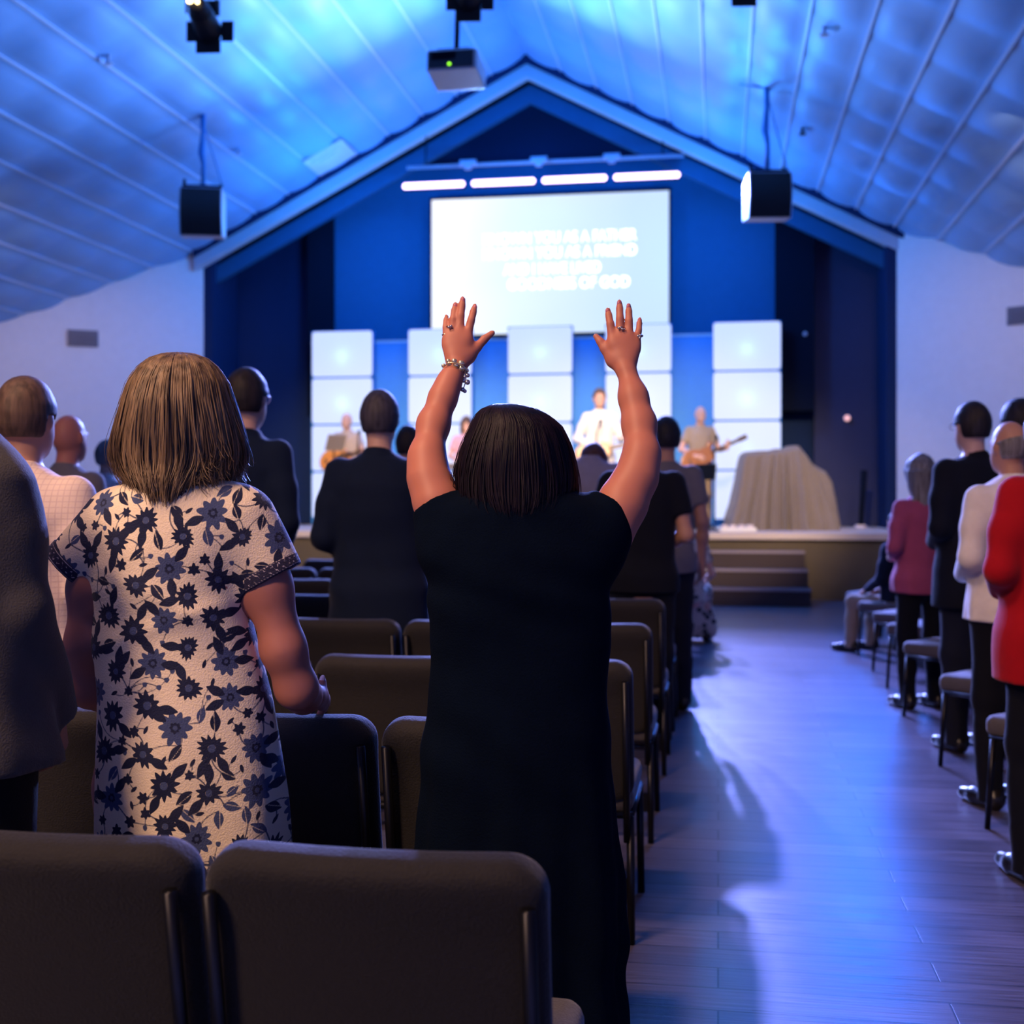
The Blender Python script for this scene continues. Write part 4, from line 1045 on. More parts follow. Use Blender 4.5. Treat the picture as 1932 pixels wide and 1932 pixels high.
# ================================================================== woman with raised arms
def raised_woman():
    D = 2.55; c0 = 985
    x, y, _ = W(c0, D, 900)
    t = thing('person', 'woman in a long black dress with both arms raised and dark bobbed hair', 'person', (x, y, 0), YAW)
    def L(px, py, dy=0.0):
        d = D + dy; return np.array(((px-CX)/FP*d - (c0-CX)/FP*D, dy, CAMH + (HY-py)/FP*d))
    m_ = lambda px, d=0.0: px * (D + d) / FP
    hc = L(975, 872, .03)
    f = Field((-.27, -.16, .95), (.33, .30, 1.80), .0034)
    f.loft([(.97, 0, 0, .15, .11), (1.1, 0, 0, .14, .105), (1.22, 0, 0, .150, .11), (1.28, 0, 0, .145, .085), (1.33, 0, 0, .10, .065), (1.38, 0, 0, .05, .045)], .03)
    f.cone((-.01, -.015, 1.34), hc + np.array((0, -.02, -.05)), .050, .048, .03)
    head_prims(f, hc, .90, True)
    # left arm (picture left)
    def arm(S, pts, rs):
        f.chain([L(*p) for p in pts], [m_(r) for r in rs], .028)
    arm(-1, [(850, 1010, .0), (824, 945, .02), (809, 900, .035), (805, 862, .05), (818, 800, .09), (836, 750, .115), (848, 720, .13), (858, 698, .14)], [46, 41, 36.5, 31, 28, 24, 19.5, 18])
    arm(1, [(1145, 1005, .0), (1176, 945, .02), (1201, 900, .035), (1211, 858, .05), (1206, 800, .09), (1195, 750, .115), (1185, 708, .14)], [46, 42, 37, 31.5, 29.5, 25, 20])
    f.cone(L(1178, 960, .01), L(1168, 1020, .0), m_(30), m_(16), .03)     # upper arm hanging below the raised arm
    HD = .16
    def hand(wrist, mcps, tips, bends, thumb, wr):
        w = L(*wrist, HD-.02)
        for (mx, my), (tx, ty), bd, rr in zip(mcps, tips, bends, (1.0, 1.02, .96, .84)):
            a = L(mx, my, HD); b = L(tx, ty, HD + .020); mid = (a*.52 + b*.48) + np.array((0, -.006 + bd*.0, 0)) + np.array((bd, 0, 0))
            f.cone(w + (a-w)*.12, a, m_(wr*.55), m_(9.6)*rr, m_(12), flat=((0, 1, 0), .95))
            f.cone(a, mid, m_(9.0)*rr, m_(8.1)*rr, m_(4.0)); q = mid*.45 + b*.55
            f.cone(mid, q, m_(8.1)*rr, m_(7.4)*rr, m_(2)); tip = b + (q-b)*.16
            f.cone(q, tip, m_(7.4)*rr, m_(5.4)*rr, m_(2))
        c_, m1, m2, tp = [L(*p[:2], HD + p[2]) for p in thumb]
        f.cone(w, c_, m_(wr*.6), m_(12), m_(14)); f.cone(c_, m1, m_(13.5), m_(9.8), m_(12)); f.cone(m1, m2, m_(9.4), m_(8.4), m_(4)); f.cone(m2, tp, m_(8.4), m_(6.0), m_(3))
        # fleshy palm between
        a, b = L(*mcps[0], HD), L(*mcps[3], HD); f.cone(a*.85 + w*.15, b*.8 + w*.2, m_(13), m_(11), m_(10), flat=((0, 1, 0), .8)); f.cone((a+b)/2*.5 + w*.5, (a+b)/2*.85 + w*.15, m_(24), m_(25), m_(10), flat=((0, 1, 0), .45))
    hand((861, 700), [(882, 634), (867, 630), (853, 633), (843, 641)], [(896.5, 575), (873.5, 561), (859.5, 572), (842.5, 595)], (0, -.001, -.001, -.002), [(884, 672, 0), (900, 655, .004), (914, 640, .008), (929, 628, .012)], 18)
    hand((1182, 704), [(1155, 640), (1170, 634), (1187, 636), (1201, 646)], [(1146.5, 582), (1168.5, 567), (1186, 573.5), (1207, 600)], (.0, 0, 0, .001), [(1157, 680, 0), (1141, 658, .004), (1133, 645, .008), (1124, 634, .012)], 20)
    put('body', f.mesh('body')[0], t, S_arm)
    # nails
    nm = mat('nail_polish', (0.55, 0.16, 0.20), 0.25)
    for nx, ny, an in ((1168.5, 573, 0), (1186, 579.5, 5), (1207, 606, 12), (1147, 588, -8), (1126.5, 637, -48), (873.5, 567, 0), (896, 581, 18), (859.5, 578, -8)):
        p = L(nx, ny, HD + .012); mb = MB(); mb.ball((0, 0, 0), m_(4.4), 10, sc=(1, .5, 1.5)); o = mb.build('nail', nm, t, smooth=True, loc=p, rot=(0, R_(an), 0))
    # dress
    def P(py, xl, xr, b, cy=0.0):
        l, r = L(xl, py), L(xr, py); return (l[2], (l[0]+r[0])/2, cy, (r[0]-l[0])/2, b)
    rows = [P(912, 925, 1040, .058), P(926, 885, 1085, .078), P(942, 850, 1118, .094), P(962, 826, 1145, .102), P(1000, 808, 1162, .105), P(1050, 800, 1168, .118), P(1100, 806, 1160, .120), P(1160, 812, 1150, .116), P(1240, 815, 1142, .115), P(1330, 806, 1147, .125), P(1400, 800, 1152, .135), P(1500, 790, 1160, .132), P(1650, 780, 1168, .135), P(1800, 775, 1172, .135), P(1950, 770, 1175, .138)]
    zb = .03; rows.append((zb, rows[-1][1], 0, rows[-1][3]+.015, .145))
    def wob(an, z, x, y): return (.006*np.sin(an*8 + z*2) + .003*np.sin(an*15+1.0)) * np.clip((.95 - z)/.5, 0, 1) + .004*np.sin((z*55 + x*22))*np.clip(1-abs(z-1.16)/.10, 0, 1)
    f = Field((-.33, -.26, 0.0), (.36, .26, 1.42), .0055)
    f.loft(rows, .02, p=2.2, wob=wob)
    a, b = L(858, 1030, 0), L(822, 948, .02); f.cone(a, b, m_(62), m_(52), .04, cap=True)
    a, b = L(1120, 1020, 0), L(1161, 950, .015); f.cone(a, b, m_(60), m_(50), .04, cap=True)
    f.noise(.0032, 18, 11, 4)
    put('dress', f.mesh('dress')[0], t, mat('black_jersey', (0.0016, 0.0045, 0.013), 0.95, var=.2, vscale=20, bump=.2, bscale=250, spec=.05))
    for k in (-1, 1):
        g = Field((k*.09-.07, -.12, -.02), (k*.09+.07, .2, .12), .008); g.cone((k*.09, -.04, .042), (k*.09, .13, .032), .036, .028, .02); g.cut((0, 0, .004), (0, 0, -1)); put('shoe', g.mesh('shoe')[0], t, M_shoe)
    # hair
    def H(py, w, bb, bf): return (CAMH + (HY-py)/FP*D, m_(w), bb, bf)
    prof = [H(761, 3, .006, .006), H(764, 26, .03, .03), H(771, 48, .055, .05), H(784, 66, .078, .07), H(805, 82, .098, .085), H(835, 96, .112, .09), H(870, 106, .118, .09), H(900, 110, .118, .085), H(930, 109, .120, .07), H(950, 103, .122, .06), H(964, 92, .122, .045), H(976, 76, .120, .03)]
    cx = L(975, 900)[0]
    def flick(p, tt, ph, rs):
        k = tt**4 * .022 * rs.uniform(-.2, 1); p[:, 0] += -np.sin(ph) * k; return p
    strand_hair(t, hairm('dark_plum_brown_hair', (0.004, 0.003, 0.008), (0.014, 0.008, 0.015), .45), prof, (cx, .025, 0), seed=4, n=3200, part=-.03, flick=flick, wob=.005, fly=.04)
    # bracelet of round beads, ring, ring
    gold = mat('pale_gold_bead', (0.85, 0.70, 0.42), 0.22, metal=0.75); silv = mat('smoky_bead', (0.55, 0.50, 0.52), 0.2, metal=0.7)
    bm = MB()
    for px, py, r, dy in ((846, 681, 3.6, -.012), (848, 687, 4.4, -.016), (857, 681.5, 4.6, -.022), (861, 689, 4.8, -.022), (870, 685.5, 5.2, -.018), (871, 695, 5.4, -.018), (879, 699, 4.8, -.008), (837, 690, 3.6, .004), (838, 697, 3, .01)):
        p = L(px, py, .14+dy); bm.ball(p, m_(r*1.3), 12, sc=(1, .7, .95))
    bm.tube([L(838, 690, .12), L(850, 684, .115), L(862, 686, .112), L(874, 692, .118), L(881, 701, .13), L(878, 706, .16), L(860, 700, .17), L(842, 694, .16), L(838, 690, .14)], m_(1.2), 6)
    bm.build('bracelet', gold, t, smooth=True)
    dm = MB()
    for px, py, r in ((882, 708, 3.8), (875, 718, 3.6), (882, 721, 4.4), (873, 735, 3.8), (877, 738, 3.2), (877, 711, 3)): dm.ball(L(px, py, .13), m_(r*1.25), 10, sc=(1, .7, 1))
    dm.tube([L(880, 702, .13), L(879, 715, .13), L(877, 725, .13), L(874, 735, .13)], m_(1.1), 6)
    dm.build('bracelet_charms', silv, t, smooth=True)
    def ring(px, py, r, stones, tone):
        rb = MB().ring(L(px, py, HD), (.0, .15, 1), m_(r), m_(1.5), 20, 6); o = rb.build('ring', tone, t, smooth=True)
        g = MB()
        for dx, dz, rr in stones: g.ball(L(px+dx, py+dz, HD-.012), m_(rr), 8)
        g.build('stone', gold if tone is gold else silv, o, smooth=True)
    copper = mat('copper_ring', (0.75, 0.38, 0.22), 0.2, metal=0.9)
    ring(1171, 619, 8.2, [(-4, 0, 2.6), (0, -1, 3.0), (3, 2, 3.0), (7, 1.5, 2.2)], copper)
    ring(1206, 634, 7.0, [(-2, 0, 3), (2, -1, 3), (1, 3.5, 3.2)], silv)
    ring(849, 617, 7.5, [(-2, 0, 3), (2, -1.5, 3.2)], copper); ring(841, 632, 6.6, [], gold)
    return t
S_arm = skin('warm_skin', (0.56, 0.20, 0.13))
raised_woman()

# ================================================================== woman in the floral dress
def pattern_map():
    """distance maps of a flowers-and-leaves print laid out on a cloth strip (metres)"""
    h = .0016; U, Vv = 1.5, 1.25
    nu, nv = int(U/h), int(Vv/h)
    dark = np.full((nu, nv), .01, np.float32); mid = dark.copy(); stem = dark.copy()
    rs = np.random.RandomState(11)
    us, vs = h*np.arange(nu), h*np.arange(nv)
    def win(c, R):
        a0, a1 = max(0, int((c[0]-R)/h)), min(nu, int((c[0]+R)/h)+1); b0, b1 = max(0, int((c[1]-R)/h)), min(nv, int((c[1]+R)/h)+1)
        return slice(a0, a1), slice(b0, b1)
    def flower(M, c, R, n, ph, ctr=0.0, deep=.34, sharp=1.0, sq=1.0, rot=0.0):
        sl = win(c, R*1.15); x = us[sl[0]][:, None]-c[0]; y = vs[sl[1]][None, :]-c[1]
        xr = x*math.cos(rot)+y*math.sin(rot); yr = (-x*math.sin(rot)+y*math.cos(rot))/sq
        r = np.sqrt(xr*xr+yr*yr); a = np.arctan2(yr, xr)
        tri = np.abs(((a*n/(2*PI)+ph) % 1)*2-1)
        rad = R*(1-deep*(1-tri)**sharp) * (1 + .08*np.sin(a*3+ph*7))
        d = (r-rad)*.8
        if ctr: d = np.maximum(d, ctr - r)
        M[sl] = np.minimum(M[sl], d)
    def leaf(M, c, Ln, wd, ang, vein=False):
        sl = win(c, Ln*.6); x = us[sl[0]][:, None]-c[0]; y = vs[sl[1]][None, :]-c[1]
        xr = (x*math.cos(ang)+y*math.sin(ang))/(Ln/2); yr = (-x*math.sin(ang)+y*math.cos(ang))
        prof = wd*np.clip(1-np.abs(xr)**1.7, 0, 1)*(1-.25*xr)
        d = (np.abs(yr)-prof) + np.where(np.abs(xr) > 1, .01, 0)
        if vein: d = np.maximum(d, .0009 - np.abs(yr - wd*.2))
        M[sl] = np.minimum(M[sl], d)
    def curve(M, p, q, bend, w):
        p, q = np.array(p), np.array(q); n = np.array((-(q-p)[1], (q-p)[0])); m = (p+q)/2 + n*bend; pts = []
        for k in range(9):
            t = k/8; pts.append((1-t)**2*p + 2*t*(1-t)*m + t*t*q)
        for a, b in zip(pts[:-1], pts[1:]):
            c = (a+b)/2; R = np.linalg.norm(b-a)/2 + .006; sl = win(c, R)
            x = us[sl[0]][:, None]-a[0]; y = vs[sl[1]][None, :]-a[1]; v = b-a; L2 = max(v.dot(v), 1e-9)
            t = np.clip((x*v[0]+y*v[1])/L2, 0, 1); d = np.sqrt((x-t*v[0])**2+(y-t*v[1])**2)-w
            M[sl] = np.minimum(M[sl], d)
    pts = []
    def poisson(n, r, tries=4000, others=()):
        out = []
        for _ in range(tries):
            c = np.array((rs.uniform(0.0, U), rs.uniform(0, Vv)))
            if all(np.hypot(*(c-o[0])) > (r+o[1]) for o in pts) : out.append(c); pts.append((c, r))
            if len(out) >= n: break
        return out
    big = poisson(330, .0325, 9000)
    small = poisson(800, .0145, 9000)
    tiny = poisson(700, .0085, 7000)
    for i, c in enumerate(big):
        R = rs.uniform(.026, .035); k = rs.rand(); ph = rs.rand()
        if k < .62:
            flower(dark, c, R, rs.randint(11, 15), ph, deep=.42, sq=rs.uniform(.75, 1), rot=rs.uniform(0, 3)); flower(mid, c, R*.28, 9, ph, deep=.2, sq=1.2)
            # carve a paler heart
            sl = win(c, R*.3); x = us[sl[0]][:, None]-c[0]; y = vs[sl[1]][None, :]-c[1]; dark[sl] = np.maximum(dark[sl], R*.24-np.sqrt(x*x+y*y))
        else:
            flower(mid, c, R, rs.randint(9, 12), ph, deep=.38, sharp=1.6); flower(dark, c, R*.36, 8, ph, ctr=R*.14)
        for _ in range(rs.randint(1, 3)):
            an = rs.uniform(0, 2*PI); leaf(dark, c + np.array((math.cos(an), math.sin(an)))*R*1.25, .045, .0095, an, False)
    for i, c in enumerate(small):
        k = rs.rand(); an = rs.uniform(0, 2*PI)
        near = sorted(big, key=lambda q: np.hypot(*(q-c)))[:2]
        if k < .62: leaf(dark if rs.rand() < .6 else mid, c, rs.uniform(.034, .046), rs.uniform(.0080, .0115), an, True); e = c - np.array((math.cos(an), math.sin(an)))*.017
        else: flower(dark, c, rs.uniform(.011, .015), 6, rs.rand(), deep=.5); e = c
        curve(stem, e, near[0], rs.uniform(-.45, .45), .0015)
        if rs.rand() < .5: curve(stem, e, near[1], rs.uniform(-.45, .45), .0014)
    for c in tiny:
        if rs.rand() < .5: flower(mid, c, .0058, 5, 0, deep=.12)
        else: leaf(dark, c, .022, .004, rs.uniform(0, 6))
        nr = min(small, key=lambda q: np.hypot(*(q-c))); curve(stem, c, nr, rs.uniform(-.4, .4), .0013)
    return h, dark, mid, stem
def cloth_attr(me, P, uv, maps):
    h, dark, mid, stem = maps
    for nm, M in (('dark', dark), ('mid', mid), ('stem', stem)):
        fu = np.clip((uv[:, 0] % 1.46)/h, 0, M.shape[0]-2); fv = np.clip(uv[:, 1]/h, 0, M.shape[1]-2)
        i, j = fu.astype(int), fv.astype(int); a, b = fu-i, fv-j
        v = M[i, j]*(1-a)*(1-b)+M[i+1, j]*a*(1-b)+M[i, j+1]*(1-a)*b+M[i+1, j+1]*a*b
        at_ = me.attributes.new(nm, 'FLOAT', 'POINT'); at_.data.foreach_set('value', v.astype(np.float32))
def floral_mat():
    m = cloth('floral_print_cotton', (0.8, 0.64, 0.5)); nt = m.node_tree; b = nt.nodes['Principled BSDF']
    cur = None
    def mixcol(prev, colr, attr, soft=.0006, noisy=None):
        a = nt.nodes.new('ShaderNodeAttribute'); a.attribute_name = attr
        r = nt.nodes.new('ShaderNodeMapRange'); r.inputs[1].default_value = -soft; r.inputs[2].default_value = soft; r.inputs[3].default_value = 1; r.inputs[4].default_value = 0
        nt.links.new(a.outputs['Fac'], r.inputs[0])
        x = nt.nodes.new('ShaderNodeMix'); x.data_type = 'RGBA'; nt.links.new(r.outputs[0], x.inputs[0])
        if isinstance(prev, tuple): x.inputs[6].default_value = (*prev, 1)
        else: nt.links.new(prev, x.inputs[6])
        if isinstance(colr, tuple): x.inputs[7].default_value = (*colr, 1)
        else: nt.links.new(colr, x.inputs[7])
        return x.outputs[2]
    nz = nt.nodes.new('ShaderNodeTexNoise'); nz.inputs['Scale'].default_value = 9; tc = nt.nodes.new('ShaderNodeTexCoord'); nt.links.new(tc.outputs['Object'], nz.inputs['Vector'])
    cr = nt.nodes.new('ShaderNodeValToRGB'); cr.color_ramp.elements[0].position = .4; cr.color_ramp.elements[0].color = (0.010, 0.014, 0.048, 1); cr.color_ramp.elements[1].position = .62; cr.color_ramp.elements[1].color = (0.024, 0.028, 0.065, 1); nt.links.new(nz.outputs['Fac'], cr.inputs[0])
    c = mixcol((0.90, 0.74, 0.54), (0.06, 0.07, 0.13), 'stem'); c = mixcol(c, (0.060, 0.080, 0.18), 'mid'); c = mixcol(c, cr.outputs[0], 'dark')
    nt.links.new(c, b.inputs['Base Color']); return m
def trim_mat():
    m = cloth('navy_border_braid', (0.03, 0.03, 0.06)); nt = m.node_tree; b = nt.nodes['Principled BSDF']
    a = nt.nodes.new('ShaderNodeAttribute'); a.attribute_name = 'line'
    r = nt.nodes.new('ShaderNodeMapRange'); r.inputs[1].default_value = -.0005; r.inputs[2].default_value = .0005; r.inputs[3].default_value = 1; r.inputs[4].default_value = 0; nt.links.new(a.outputs['Fac'], r.inputs[0])
    x = nt.nodes.new('ShaderNodeMix'); x.data_type = 'RGBA'; x.inputs[6].default_value = (0.028, 0.026, 0.06, 1); x.inputs[7].default_value = (0.65, 0.55, 0.58, 1); nt.links.new(r.outputs[0], x.inputs[0]); nt.links.new(x.outputs[2], b.inputs['Base Color']); return m
def floral_woman():
    D = 2.55; c0 = 335
    x, y, _ = W(c0, D, 900)
    t = thing('person', 'woman in a cream and navy floral dress with shoulder-length blond-brown hair', 'person', (x, y, 0), YAW)
    def L(px, py, dy=0.0):
        d = D + dy; return np.array(((px-CX)/FP*d - (c0-CX)/FP*D, dy, CAMH + (HY-py)/FP*d))
    m_ = lambda px, d=0.0: px * (D + d) / FP
    hc = L(338, 775, .03)
    f = Field((-.28, -.17, 0.0), (.38, .42, 1.68), .0062)
    f.loft([(.60, 0, 0, .14, .11), (.80, 0.01, 0, .17, .13), (.95, .01, 0, .16, .12), (1.08, 0, 0, .14, .11), (1.25, 0, 0, .15, .11), (1.32, 0, 0, .14, .09), (1.37, 0, 0, .09, .06), (1.40, 0, 0, .055, .05)], .03)
    f.cone((0, -.015, 1.36), hc + np.array((0, -.02, -.05)), .052, .05, .03); head_prims(f, hc, .93, True)
    f.chain([L(486, 1010), L(506, 1110, -.01), L(536, 1225, -.01), L(560, 1296, .01)], [m_(x) for x in (48, 42, 38, 35)], .03)
    f.chain([L(560, 1300, .01), L(572, 1312, .10), L(588, 1312, .17)], [m_(37), m_(32), m_(24)], .03)
    # right hand resting on the chair back, thumb up
    w = L(590, 1314, .17)
    for k, (dx, dz) in enumerate(((.004, .012), (.010, .0), (.008, -.012), (.002, -.022))):
        a = w + np.array((dx+.006, .045, dz-.004)); b = a + np.array((.004, .030, -.014)); c = b + np.array((-.012, .018, -.016))
        f.cone(w, a, .020, .0125, .014); f.cone(a, b, .0105, .0095, .006); f.cone(b, c, .0095, .008, .004)
    a = L(600, 1306, .20); b = L(607, 1290, .215); c = L(610, 1284, .22); f.cone(w, a, .018, .014, .014); f.cone(a, b, .0125, .0115, .006); f.cone(b, c, .0115, .009, .004)
    f.chain([L(188, 1010), L(172, 1110, -.01), L(163, 1215, -.01), L(170, 1300, .02)], [m_(x) for x in (46, 40, 36, 32)], .03)
    f.chain([L(170, 1300, .02), L(188, 1322, .20)], [m_(32), .024], .03); hand_prims(f, L(188, 1322, .20), (.25, 1, -.15), (0, .2, 1), (1, .2, .2), .92, .45)
    for k in (-1, 1):
        f.chain([(k*.09, 0, .75), (k*.09, .02, .46), (k*.092, .0, .30), (k*.09, -.01, .09)], [.08, .053, .050, .032], .03); f.cone((k*.09, -.01, .09), (k*.09, .09, .045), .032, .026, .02)
    put('body', f.mesh('body')[0], t, skin('rosy_skin', (0.42, 0.16, 0.12)))
    for px, py, dy in ((608, 1281, .212),):
        mb = MB().ball((0, 0, 0), .0062, 10, sc=(1, .6, 1.5)); mb.build('nail', mat('pale_nail', (0.85, 0.7, 0.75), 0.15), t, smooth=True, loc=L(px, py, dy), rot=(0, R_(15), 0))
    # dress
    def P(py, xl, xr, b, cy=0.0):
        l, r = L(xl, py), L(xr, py); return (l[2], (l[0]+r[0])/2, cy, (r[0]-l[0])/2, b)
    rows = [P(893, 285, 392, .056), P(908, 252, 430, .072), P(925, 225, 458, .088), P(945, 205, 475, .100), P(985, 190, 482, .112), P(1040, 180, 474, .120), P(1110, 176, 466, .122), P(1170, 180, 472, .118), P(1240, 184, 492, .116), P(1320, 186, 514, .125), P(1410, 187, 528, .135), P(1500, 188, 538, .142), P(1600, 190, 546, .148), P(1700, 190, 552, .15)]
    rows.append((.50, rows[-1][1], 0, rows[-1][3]+.005, .155))
    def wob(an, z, x, y):
        fold = np.exp(-((z - (1.10 + .35*(x)))/.020)**2) + .7*np.exp(-((z - (1.15 - .5*x))/.018)**2)
        return .006*np.sin(an*7+.5)*np.clip((.95-z)/.4, 0, 1) + .004*fold*np.clip(-np.sin(an), 0, 1) + .003*np.sin(z*34 + x*16)*np.clip(1-abs(z-1.12)/.12, 0, 1)
    maps = pattern_map()
    f = Field((-.31, -.20, .46), (.30, .20, 1.42), .0026)
    f.loft(rows, .02, p=2.25, wob=wob)
    sl = []
    for (a, b, r0, r1) in ((L(222, 985), L(135, 1075, .0), m_(66), m_(56)), (L(448, 985), L(508, 1092, .0), m_(74), m_(64))):
        f.cone(a, b, r0, r1, .035, cap=True, flat=((0, 1, 0), .95)); sl.append((a, b, r0, r1))
    f.noise(.0022, 14, 8, 1)
    me, Pp = f.mesh('dress')
    th = np.arctan2(Pp[:, 0] - .005, -(Pp[:, 1]))
    uv = np.stack([.73 + np.where(np.abs(th) < PI/2, np.clip(Pp[:, 0]*1.02, -1, 1), Pp[:, 0]*1.02) + (th - np.sin(th))*.05 + np.where(Pp[:, 1] > .02, .31, 0), Pp[:, 2] - .40], 1)
    cloth_attr(me, Pp, uv, maps)
    put('dress', me, t, floral_mat())
    tm = trim_mat()
    for (a, b, r0, r1) in sl:
        ax = (b - a)/np.linalg.norm(b - a); a2 = b - ax*.024
        f = Field(b - .12, b + .12, .0032); rr = r1 + (r0-r1)*.2
        f.cone(a2 - ax*.0, b + ax*.004, rr+.0035, r1+.0035, 0, cap=2, flat=((0, 1, 0), .95))
        f.cone(a2 - ax*.03, b + ax*.04, rr-.004, r1-.004, 0, sub=True, flat=((0, 1, 0), .95))
        me, Pp = f.mesh('sleeve_border')
        q = Pp - a2; v = q.dot(ax); side = np.cross(ax, (0, 1, 0)); an = np.arctan2(q.dot(side), q[:, 1]); u = an*r1
        ln = np.minimum(np.minimum(np.abs(v-.0035), np.abs(v-.0235)) - .0007, np.abs(v - .0135 - .0045*np.sign(np.sin(u*420))*np.minimum(1, np.abs(np.sin(u*420))*2.2)) - .0011)
        at_ = me.attributes.new('line', 'FLOAT', 'POINT'); at_.data.foreach_set('value', ln.astype(np.float32))
        put('sleeve_border', me, t, tm)
    for k in (-1, 1):
        g = Field((k*.09-.07, -.12, -.02), (k*.09+.07, .2, .12), .008); g.cone((k*.09, -.04, .042), (k*.09, .13, .032), .036, .028, .02); g.cut((0, 0, .004), (0, 0, -1)); put('shoe', g.mesh('shoe')[0], t, M_shoe)
    # hair
    def H(py, w, bb, bf): return (CAMH + (HY-py)/FP*D, m_(w), bb, bf)
    prof = [H(664, 3, .006, .006), H(667, 28, .03, .03), H(675, 50, .052, .05), H(692, 70, .075, .07), H(720, 88, .098, .085), H(755, 98, .112, .09), H(790, 107, .116, .09), H(825, 115, .116, .085), H(855, 118, .112, .075), H(880, 110, .112, .06), H(903, 90, .118, .04), H(922, 66, .120, .02), H(942, 44, .118, .01)]
    cx = L(333, 800)[0]
    def flick(p, tt, ph, rs):
        k = np.clip((tt-.6)/.4, 0, 1)**2; right = (np.sin(ph) > .45) & (rs.rand() < .7)
        p[:, 0] += np.where(right, k*rs.uniform(.0, .060), -np.sin(ph)*k*.014*rs.uniform(-.8, 1)); p[:, 2] += np.where(right, k*rs.uniform(0, .055), k*rs.uniform(-.02, .025)); return p
    strand_hair(t, hairm('blond_brown_hair', (0.052, 0.030, 0.017), (0.26, 0.165, 0.09), .45), prof, (cx, .02, 0), seed=9, n=4600, part=.0, flick=flick, wob=.011, fly=.08, width=.0015)
    return t
floral_woman()

# ================================================================== the band
FACE = PI + TH
C_plaid = cloth('tan_plaid', (0.45, 0.36, 0.30))
def stand(px, D, **k): x, y, _ = W(px, D, 900); return (x, y, SZ)
def guitar(t_loc, rz, label, m, neck, scale=1.0, tilt=20, acoustic=True):
    t = thing('guitar', label, 'guitar', t_loc, rz)
    t.rotation_euler = (R_(8), R_(tilt), rz)
    f = Field((-.30, -.07, -.22), (.30, .07, .22), .010)
    f.ell((.10, 0, 0), (.19, .07, .17), .0); f.ell((-.12, 0, 0), (.13, .07, .125), .05)
    g = np.meshgrid(*f.ax, indexing='ij', sparse=True); f.a = np.maximum(f.a, (np.abs(g[1]) - (.045 if acoustic else .022)).astype(np.float32))
    if not acoustic: f.ell((-.24, 0, .12), (.06, .02, .05), 0); g = None
    put('guitar_body', f.mesh('guitar_body')[0], t, m)
    MB().box((-.66, .03, -.025), (-.2, .055, .025)).box((-.80, .03, -.035), (-.66, .05, .035)).build('neck', neck, t, bevel=.006)
    MB().box((.14, .046, -.04), (.17, .06, .04)).build('bridge', neck, t)
    return t
M_orange = mat('amber_wood', (0.75, 0.30, 0.07), 0.3); M_tanw = mat('pale_wood', (0.62, 0.40, 0.20), 0.35); M_dkw = mat('dark_neck_wood', (0.10, 0.05, 0.035), 0.4)
# seated guitarist at the left
l = stand(655, 18.4)
person('bald guitarist in a tan shirt on the left of the stage', l, FACE - R_(20), H=CAMH + (HY-780)/FP*18.4 - SZ, vox=.010, sk=S_light, hair=('none', None), top=('shirt', C_plaid), legs=('trousers', C_khaki), arms='guitar')
v = Matrix.Rotation(FACE - R_(20), 3, 'Z') @ Vector((.06, .21, 0))
guitar((l[0]+v.x, l[1]+v.y, SZ + 1.04), FACE - R_(20) , 'amber acoustic guitar held by the bald guitarist on the left', M_orange, M_dkw, tilt=14)
# keyboard player
l = stand(880, 18.9)
person('keyboard player in a pink top at the keyboard, centre left of the stage', l, FACE, H=1.70, vox=.012, sk=S_light, female=True, hair=('long', H_brown), top=('tee', cloth('pale_pink_cotton', (0.62, 0.34, 0.40))), legs=('trousers', C_jean), arms='keys')
kb = thing('keyboard', 'dark grey electronic keyboard on a stand before the pink-topped player', 'keyboard', W(862, 17.9)+(SZ,), FACE - PI)
MB().box((-.55, -.14, .88), (.55, .14, .97)).build('case', mat('keyboard_grey', (0.10, 0.09, 0.12), 0.4), kb, bevel=.01)
MB().box((-.5, .0, .965), (.5, .12, .975)).build('keys', C_bright, kb)
MB().tube([(-.4, -.1, 0), (.4, .1, .88)], .015, 6).tube([(.4, -.1, 0), (-.4, .1, .88)], .015, 6).build('stand', M_metal, kb)
# singer
l = stand(1131, 17.4)
person('singer in a white shirt holding a guitar at the centre of the stage', l, FACE, H=CAMH + (HY-730)/FP*17.4 - SZ - .03, vox=.009, sk=S_light, hair=('short', H_brown), top=('shirt', C_bright), legs=('trousers', C_khaki), arms='guitar', build=1.08)
v = Matrix.Rotation(FACE, 3, 'Z') @ Vector((.08, .22, 0))
guitar((l[0]+v.x, l[1]+v.y, SZ + 1.10), FACE, 'pale wooden acoustic guitar held by the singer in white', M_tanw, M_dkw, tilt=14)
def mic(px, D, label, lean=.0, ztop=1.45):
    x, y = W(px, D); t = thing('microphone_stand', label, 'microphone stand', (x, y, SZ))
    MB().tube([(0, 0, 0), (0, 0, .02)], .13, 20).build('base', M_metal, t); MB().tube([(0, 0, 0), (0, 0, ztop-.12), (.10*lean, .12, ztop)], .011, 8).build('pole', M_metal, t); MB().tube([(.10*lean, .12, ztop), (.13*lean, .18, ztop+.04)], [.016, .026], 10).build('microphone', M_black, t, smooth=True)
mic(1126, 16.98, 'thin microphone stand before the singer in white', .3, 1.50)
mic(676, 17.9, 'microphone stand before the guitarist on the left', -.3, 1.40)
mic(1348, 17.3, 'thin microphone stand beside the bald bass player', .2, 1.30)
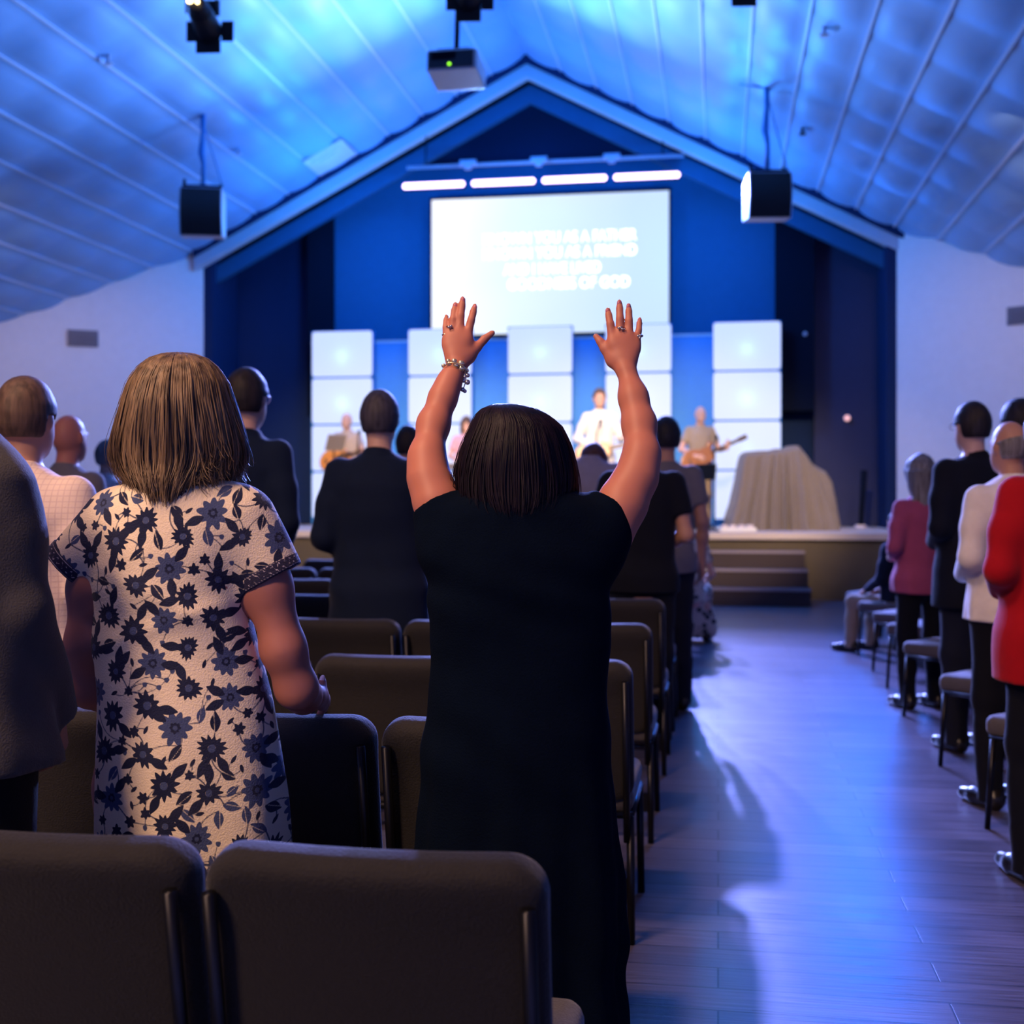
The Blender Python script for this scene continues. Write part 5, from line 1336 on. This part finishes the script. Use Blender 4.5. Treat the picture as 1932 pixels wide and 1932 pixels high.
# bass player
l = stand(1321, 18.6)
person('bald bass player in a grey shirt and khaki trousers on the right of the stage', l, FACE + R_(8), H=CAMH + (HY-767)/FP*18.6 - SZ, vox=.009, sk=S_light, hair=('none', None), top=('tee', C_tan), legs=('trousers', C_khaki), arms='guitar')
v = Matrix.Rotation(FACE + R_(8), 3, 'Z') @ Vector((.08, .20, 0))
guitar((l[0]+v.x, l[1]+v.y, SZ + 1.06), FACE + R_(8), 'dark electric bass guitar held by the bald player', mat('bass_brown', (0.35, 0.14, 0.06), 0.25), M_dkw, tilt=24, acoustic=False)
def music_stand(px, D, z, label, rz=0.0, m=M_black):
    x, y = W(px, D); t = thing('music_stand', label, 'music stand', (x, y, SZ), FACE + rz)
    MB().tube([(0, 0, 0), (0, 0, z)], .013, 8).build('pole', M_metal, t)
    mb = MB(); mb.box((-.15, -.01, 0), (.15, .01, .24), M=Matrix.Translation((0, 0, z-.05)) @ Matrix.Rotation(R_(-25), 4, 'X')); mb.build('desk', m, t)
    mb = MB()
    for a in range(3): mb.tube([(0, 0, .18), (.25*math.cos(a*2.1), .25*math.sin(a*2.1), .01)], .009, 6)
    mb.build('tripod', M_metal, t)
music_stand(1330, 17.7, .78, 'black music stand in front of the bald bass player')
music_stand(630, 17.7, 1.20, 'music stand with pages left of the guitarist in tan', R_(40), C_tan)
x, y = W(1385, 17.3)
t = thing('pedal_board', 'small pale pedal board on the stage edge by the bass player', 'pedal board', (x, y, SZ), FACE)
MB().box((-.30, -.10, .0), (.22, .12, .05)).build('board', C_bright, t, bevel=.01)
for k in range(4): MB().box((-.26+.12*k, -.07, .05), (-.18+.12*k, .07, .09)).build('pedal', C_cream, t, bevel=.01)

# sheet-covered drum kit
def draped():
    D = 18.1; cx0 = 1478
    x, y, _ = W(cx0, D, 900)
    t = thing('covered_drum_kit', 'large shape under a grey-beige cloth on the right of the stage', 'covered drum kit', (x, y, SZ), YAW)
    prof = [(1366, 992), (1380, 950), (1390, 905), (1398, 858), (1405, 852), (1470, 848), (1484, 842), (1502, 843), (1515, 858), (1528, 876), (1552, 888), (1562, 905), (1570, 950), (1577, 993)]
    pz = [((p-cx0)/FP*D, max(0.0, CAMH + (HY-q)/FP*D - SZ)) for p, q in prof]
    xs = np.array([p[0] for p in pz]); zs = np.array([p[1] for p in pz])
    f = Field((-.95, -.75, -.02), (.85, .75, 1.25), .014)
    g = np.meshgrid(*f.ax, indexing='ij', sparse=True); X, Y, Zz = g
    top = np.interp(X, xs, zs) ; dep = .42
    ph = np.arctan2(Y/.6, X/.8)
    fold = .045*np.sin(ph*21 + 2*np.sin(X*6)) + .028*np.sin(ph*37 + 1 + X*5) + .018*np.sin(ph*9)
    low = np.clip(1 - Zz/np.maximum(top, .2), 0, 1)
    dy = np.abs(Y) - (dep*(.55 + .45*low**.7) + fold*low**.6*1.1)
    dx = (Zz - top*(1 - .25*np.clip(np.abs(Y)/dep - .4, 0, 1))) * .6
    side = np.maximum(xs[0] + .04 - X + fold*low*.5, X - xs[-1] + .03 + fold*low*.5) * .8
    hill = np.maximum.reduce([dx + 0*X + 0*Y, dy + 0*X + 0*Zz, side + 0*Zz])
    # left lip of the cloth rises in slanting folds
    f.a = hill.astype(np.float32)
    f.noise(.007, 12, 4, 3)
    m = cloth('grey_beige_sheet', (0.20, 0.165, 0.145))
    put('cloth_cover', f.mesh('cloth_cover')[0], t, m)
    mb = MB()
    for a, b in ((-.6, -.3), (-.1, .3), (.45, .2)): mb.tube([(a, b, 0), (a, b, .06)], .09, 14)
    put_ = mb.build('drum_feet', M_black, t)
draped()
# slim dark pole case leaning at the right of the stage
x, y = W(1624, 19.2)
t = thing('leaning_pole', 'slim dark pole standing on the stage right of the covered drums', 'pole', (x, y, SZ))
MB().tube([(0, 0, 0), (0, 0, .05)], .09, 14).build('foot', C_cream, t); MB().tube([(0, 0, .05), (.05, 0, .9)], [.035, .055], 10).build('shaft', M_black, t, smooth=True)
